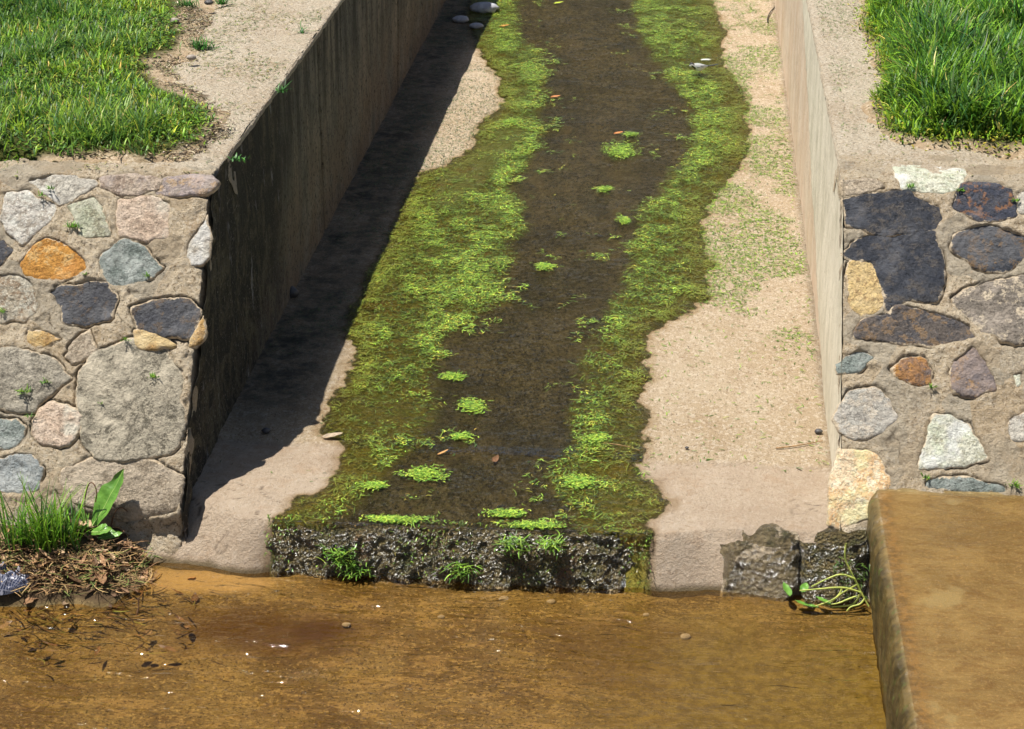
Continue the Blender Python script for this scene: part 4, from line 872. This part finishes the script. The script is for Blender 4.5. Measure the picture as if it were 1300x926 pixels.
# small weeds growing on walls and soil
def sprig(c0, r, n, label, cols=((.14, .30, .03), (.24, .40, .04), (.07, .18, .02)), name='weed', h=.04, w_=.006, group=None):
    c0 = np.array(c0, float); p = R.normal(0, r*.35, (n, 3))*[1, .7, .0]
    v, f, c = blades(p, R.uniform(0, 6.28, n), R.uniform(.5, 1.2, n)*h, R.uniform(.6, 1.3, n)*w_, R.uniform(.2, 1.1, n), R.uniform(.2, 1.2, n), pal(n, cols, [1]*len(cols)), R.normal(0, .4, n), 4, .85)
    o = mesh(name, v, f, M_grass, cols=c); o.location = c0; return tag(o, label, 'weed', group)
def on_slope(side, x, y):
    yb, yt = (.08, .82) if side < 0 else (.15, 1.03); du = np.array([0, yt-yb, 1.02]); du /= np.linalg.norm(du); nn = np.array([0, -du[2], du[1]])
    return onplane(x, y, np.array([0, yb, .18]), nn)+nn*.010
for s, x, y, r, n, lb in ((-1, 66, 241, .02, 14, 'tiny green sprig on the pale grey stone of the left top row'), (-1, 52, 250, .015, 10, 'tiny sprig beside the near-white stone'),
    (-1, 95, 290, .035, 34, 'green weed in the joint above the orange stone'), (-1, 110, 350, .012, 9, 'tiny weed right of the orange stone'),
    (-1, 188, 352, .014, 14, 'small green weed under the blue grey stone'), (-1, 4, 397, .02, 16, 'small weed at the left edge of the left slope'),
    (-1, 162, 433, .018, 14, 'small weed above the biggest grey boulder'), (-1, 33, 498, .035, 34, 'flat moss weed on the large wedge stone'), (-1, 58, 487, .02, 20, 'olive weed above the flat moss weed'),
    (-1, 40, 530, .02, 14, 'wispy grass sprig left of the pinkish rounded stone'), (-1, 195, 480, .018, 16, 'tiny weed on the upper part of the grey boulder'), (-1, 129, 514, .010, 10, 'tiny dark weed on the left of the grey boulder'),
    (1, 1218, 244, .02, 22, 'green weed beside the dark blue stone with orange corners'), (1, 1288, 257, .022, 26, 'green weed at the right of the dark blue stone'),
    (1, 1155, 239, .025, 24, 'yellowish weed under the pale mint stone'), (1, 1183, 494, .015, 14, 'dark weed in the joint above the pale triangular stone'),
    (1, 1175, 608, .025, 22, 'dark weed in the joint below the pale triangular stone'), (1, 1287, 618, .03, 34, 'olive moss tuft where the right slope meets the slab')):
    sprig(on_slope(s, x, y), r, n, lb, h=.02 if n < 30 else .028, w_=.005, group='weeds in the wall joints')
for x, y, r, n, h, lb in ((255, 62, .07, 90, .07, 'low green weed on bare soil near the left coping'), (238, 12, .06, 60, .07, 'weed at the lawn corner, top left'), (282, 5, .035, 60, .06, 'thin green weed on soil at the top edge'),
    (357, 117, .03, 24, .06, 'grass tuft on the brink of the left wall'), (382, 40, .03, 20, .07, 'thin grass sprig on the brink of the left wall further up'), (300, 232-28, .05, 30, .03, 'faint grass by the left wall corner')):
    p = onz(x, y, ZT); p[2] = max(float(copez(p[0], p[1])), float(soilz(p[0], p[1], lawnL(np.array(p[0]), np.array(p[1]))))) if p[0] < -1.14 else ZT
    sprig(p, r, n, lb, h=h, w_=.007, cols=((.06, .20, .04), (.10, .28, .05), (.05, .14, .03)), group='weeds on the left bank')

# ---- left bank: tuft, dock plant, dead leaves, cloth
def bz_(x, y): return max(float(pool_z(np.array(x), np.array(y))), -.03)
def bank_pt(px, py):
    r = ray(px, py); zz = np.linspace(.30, -.06, 120)
    P = CAM+r*((zz-CAM[2])/r[2])[:, None]; k = np.nonzero((P[:, 1] > -.9) & (np.maximum(pool_z(P[:, 0], P[:, 1]), -.03) >= zz))[0]
    return P[k[0]] if len(k) else P[-1]
tf = [(18, 690, 60, .22, 'dark grass tuft at the left border of the picture on the bank'), (52, 695, 150, .25, 'dense grass tuft standing on the bank, left of the dock plant'), (84, 690, 90, .22, 'bright grass tuft next to the dock plant')]
for x, y, n, h, lb in tf:
    c0 = bank_pt(x, y); p = np.c_[R.normal(0, .030, n), R.normal(0, .02, n), np.full(n, -.01)]
    v, f, c = blades(p, R.uniform(0, 6.28, n), R.uniform(.35, 1.15, n)*h, R.uniform(.004, .009, n), R.uniform(.0, .45, n), R.uniform(.0, 1.3, n), pal(n, [(.12, .27, .02), (.20, .36, .03), (.06, .15, .03)], [3, 2, 2]), R.normal(0, .2, n), 5, .85)
    o = mesh('grass_tuft', v, f, M_grass, cols=c); o.location = c0; tag(o, lb, 'grass', 'grass tufts on the left bank')
c0 = bank_pt(120, 668); dp = empty('dock_plant', c0, 'broad-leaved dock plant with one large upright leaf on the left bank', 'plant')
m = MT('dock_leaf'); cx_ = m.n('ShaderNodeTexCoord').outputs['Object']
c = m.mix(m.ramp(m.noise(30), .3, .7), (.07, .17, .02), (.11, .24, .03)); M_dock = m.fin(c, .4, m.bump(m.noise(45, det=3), .5, .006), .5)
M_rib = solid('leaf_rib', (.36, .48, .14), rough=.5)
for L_, W_, rz, ty, off in ((.235, .082, .62, -.90, (.0, -.02, .01)), (.10, .05, -.3, -.25, (0, -.05, .0)), (.09, .045, -1.5, -.5, (-.03, -.03, 0)), (.08, .035, 2.4, -.9, (-.03, 0, 0)), (.09, .04, .2, -.1, (.03, -.07, -.01))):
    v, f = leaf_mesh(L_, W_, .18, 0, 20, 9, seed=3, cup=.35); v2 = put(v, off, rz, .35, ty); lf = mesh('leaf', v2, f, M_dock, dp)
    k_ = 9; rib = v[k_//2::k_]-np.array([0, 0, .0005]); rv, rf = tube(put(rib, off, rz, .35, ty), np.linspace(.0022, .0006, len(rib)), 5); mesh('midrib', rv, rf, M_rib, lf)
M_stem = solid('dry_stem', (.09, .045, .025), (.15, .08, .04), .8, 60)
for pts, lb in (([(0, 0, 0), (-.012, .01, .09), (.006, .02, .17), (.03, .01, .185), (.045, 0, .15), (.035, 0, .11)], 'dark curled dead stem arching beside the dock leaf'), ([(0, 0, 0), (.02, 0, .07), (.05, -.01, .10), (.075, -.02, .085)], 'short bent dead stem right of the dock plant')):
    b0 = bank_pt(112 if 'arch' in lb else 140, 672); P = np.array(pts)
    for _ in range(2): P = np.concatenate([[P[0]], np.stack([.75*P[:-1]+.25*P[1:], .25*P[:-1]+.75*P[1:]], 1).reshape(-1, 3), [P[-1]]])
    v, f = tube(P, .0022, 6); o = mesh('dead_stem', v, f, M_stem); o.location = b0; tag(o, lb, 'twig')  # dried plant stem standing loose on the bank
M_cloth = MT('checked_cloth'); m = M_cloth
ln = m.math('MAXIMUM', m.ramp(m.math('ABSOLUTE', m.math('SINE', m.math('MULTIPLY', m.attr('u'), 42.))), .93, .98), m.math('MULTIPLY', m.ramp(m.math('ABSOLUTE', m.math('SINE', m.math('MULTIPLY', m.attr('v'), 26.))), .93, .98), .6))
m.fin(m.mix(ln, m.mix(m.ramp(m.noise(18), .4, .6), (.012, .016, .035), (.04, .048, .085)), (.28, .28, .33)), .35, m.bump(m.noise(40), .4, .005), .5)
c0 = onz(0, 738, .055); U, V_ = np.meshgrid(np.linspace(-1, 1, 70), np.linspace(-1, 1, 50), indexing='ij')
ef = (1-U**4)*(1-V_**4); Zc = ef*(.018+.045*(1-np.abs(fbm(U*1.8+2, V_*1.5, 301, 3))*2.2)+.012*fbm(U*5, V_*5, 304, 3)); rxy = np.sqrt(1-.5*V_**2)
o = mesh('discarded_cloth', np.c_[(U*.115*rxy+.015*V_).ravel(), (V_*.085*np.sqrt(1-.5*U**2)).ravel(), Zc.ravel()-.01], gridfaces(*U.shape), M_cloth.m, attrs=dict(u=(U+.15*fbm(U*3, V_*3, 303, 2)).ravel(), v=V_.ravel()))
o.location = c0; tag(o, 'crumpled dark blue checked cloth lying on the bank at the left border', 'cloth')
# dead leaves littering the bank
LC = [(.40, .22, .11), (.26, .14, .07), (.46, .28, .16), (.14, .075, .035), (.50, .34, .21)]
spots = [(105,722,'large pale tan dead leaf under the grass tufts'),(135,724,'pointed dead leaf right of the large pale one'),(60,712,'curled tan dead leaf behind the checked cloth'),(90,738,'flat orange-brown dead leaf in front of the cloth'),
 (112,668,'small dead leaf at the foot of the dock plant'),(145,662,'dead leaf lying between dock plant and boulder'),(128,734,'broad pale dead leaf at the waterline'),(175,712,'pinkish dead leaf half in the water below the dock shadow'),
 (160,700,'light dead leaf on the bank under the boulder'),(75,700,'dead leaf standing on edge behind the tufts'),(20,700,'brown dead leaf at the left border above the cloth'),(40,762,'grey-white leaf floating left, nearest the picture corner')]
for i, (x, y, lb) in enumerate(spots):
    p = bank_pt(x, y); leaf_obj('dead_leaf', (p[0], p[1], max(p[2], .002)), R.uniform(0, 6.28), R.uniform(-.35, .35), R.uniform(-.3, .3), R.uniform(.06, .10), R.uniform(.03, .05), LC[i % 5], lb, 'leaf', 'dead leaves on the left bank', 3 if i % 2 else 0, R.uniform(.1, .5), i)
n = 0
for i in range(175):
    x, y = (R.uniform(-5, 185), R.uniform(675, 748)) if i < 130 else (R.uniform(-5, 255), R.uniform(725, 830))
    if y > 735 and R.random() < .25: continue
    if x > 190 and y < 730: continue
    p = bank_pt(x, y)
    if p[2] < -.029: p = onz(x, y, -.02)
    leaf_obj('dead_leaf', (p[0], p[1], p[2]+.002), R.uniform(0, 6.28), R.uniform(-.4, .4), R.uniform(-.35, .35), R.uniform(.03, .065), R.uniform(.010, .026), np.array(LC[R.integers(5)])*(.55 if y > 738 else 1), 'small brown dead leaf in the litter along the left bank and the shallows', 'leaf', 'small dead leaves in the left litter', 3 if i % 3 == 0 else 0, R.uniform(.1, .5), i)
tw = [((60, 705), (200, 748)), ((95, 735), (165, 742)), ((150, 690), (185, 730)), ((20, 745), (120, 748)), ((85, 700), (100, 735)), ((130, 755), (175, 738))]
for i, (a, b) in enumerate(tw):
    A, B = bank_pt(*a), bank_pt(*b); A[2] = max(A[2], .003)+.008; B[2] = max(B[2], .002)+.003
    twig(bez(A, (A+B)/2+[0, 0, .02], B), .0022, ['long straw twig running from the tufts into the water', 'thin twig at the waterline below the pale leaves', 'twig lying down the bank under the dock plant', 'twig in front of the checked cloth', 'short twig between the tufts and the waterline', 'bent twig floating off the bank'][i])
A = onz(173, 778, .0); twig(np.array([A+[0, 0, -.01], A+[.01, 0, .02], A+[.008, .01, .05], A+[.022, .01, .062]]), .003, 'black forked twig sticking out of the shallow water', mat_=M_stem)
v, f, c = blades(np.concatenate([[bank_pt(R.uniform(0, 190), R.uniform(690, 752))+[0, 0, .004]] for _ in range(1500)]), R.uniform(0, 6.28, 1500), R.uniform(.015, .09, 1500), R.uniform(.0015, .006, 1500), R.uniform(1.1, 1.6, 1500), R.uniform(-.1, .3, 1500), pal(1500, [(.45, .30, .14), (.30, .18, .08), (.16, .20, .05), (.10, .06, .03)], [3, 3, 2, 2]), R.normal(0, .7, 1500), 4, .7)
n = 420; p = np.array([onz(R.normal(90, 75), 745+abs(R.normal(0, 38)), -.008) for _ in range(n)])
v1, f1, c1 = blades(p, R.normal(0, .5, n), R.uniform(.015, .09, n), R.uniform(.002, .008, n), R.uniform(1.45, 1.57, n), 0, pal(n, [(.06, .035, .02), (.12, .07, .03), (.18, .17, .05), (.30, .2, .1)], [4, 3, 2, 1.5]), R.normal(0, .8, n), 4, .7)
tag(mesh('litter', v1, f1, M_dryleaf, cols=c1), 'dark sodden plant shreds drifting in the shallows off the left bank', 'litter', kind='stuff')
tag(mesh('litter', v, f, M_dryleaf, cols=c), 'matted straw and plant litter on the left bank', 'litter', kind='stuff')

# ---- uprooted plant hanging at the slab corner
c0 = np.array([1.275, -.02, .06]); up_ = empty('uprooted_plant', c0, 'pale green uprooted plant trailing into the pool beside the slab corner', 'plant')
M_st = solid('pale_stem', (.42, .44, .10), (.24, .30, .06), .45, 30)
def pp(x, y, Y=-.06): r = ray(x, y); return CAM+r*((Y-CAM[1])/r[1])-c0
stems = [[(1074,690),(1072,710),(1080,725),(1085,735)], [(1085,735),(1092,750),(1100,765),(1103,770)], [(1085,735),(1068,728),(1050,735),(1030,745)], [(1092,752),(1070,745),(1040,748),(1015,750)],
         [(1095,755),(1078,760),(1062,768),(1040,772)], [(1094,752),(1085,768),(1070,774),(1055,776)], [(1088,742),(1070,752),(1058,762),(1035,770)], [(1098,760),(1092,768),(1080,770),(1075,776)], [(1070,745),(1066,755),(1055,765),(1045,768)]]
for k, s in enumerate(stems):
    P = np.array([pp(x, y, -.05-.012*(k % 4)-.02*(i_/3)) for i_, (x, y) in enumerate(s)]); P[:, 2] = np.maximum(P[:, 2], .004-c0[2])
    for _ in range(2): P = np.concatenate([[P[0]], np.stack([.75*P[:-1]+.25*P[1:], .25*P[:-1]+.75*P[1:]], 1).reshape(-1, 3), [P[-1]]])
    v, f = tube(P, np.linspace(.0042, .0022, len(P)), 7); mesh('stem', v, f, M_st, up_)
for x, y, rz, L_ in ((1003,757,1.9,.07), (1030,772,2.9,.06), (1040,776,3.3,.08), (1055,768,2.7,.06), (1018,752,1.2,.05)):
    v, f = leaf_mesh(L_, .028, .2, 0, 12, 7); o_ = pp(x, y, -.09); o_[2] = max(o_[2], .004-c0[2]); mesh('leaf', put(v, o_, rz, .2, -.15), f, M_dock, up_)
v, f, c = blades(np.c_[R.uniform(1.20, 1.32, 120), R.uniform(-.05, .02, 120), R.uniform(.02, .16, 120)], R.uniform(3, 6, 120), R.uniform(.01, .03, 120), R.uniform(.003, .006, 120), R.uniform(1, 2, 120), R.uniform(0, 1, 120), pal(120, [(.06, .11, .02), (.10, .17, .03)], [1, 1]), 0, 3, .7)
tag(mesh('moss_tuft', v, f, M_algae, cols=c), 'dark moss growing in the wet corner between rock and slab', 'moss', kind='stuff')
# pebbles in the pool bed, seen through the water
i = 0
for x, y in ((780,748),(757,756),(700,775),(905,757),(925,765),(640,770),(560,790),(820,790),(440,800),(870,815)):
    p = onz(x, y, -.05); p[2] = bz_(p[0], p[1]); r = R.uniform(.008, .018); V, Fq = rock((0, 0, 0), (r*1.2, r, r*.5), i, .15, 12); i += 1
    o = mesh('pebble', V, Fq, M_peb2); o.location = p; tag(o, 'small pale pebble under the shallow pool water', 'stone', 'pebbles on the pool bed')
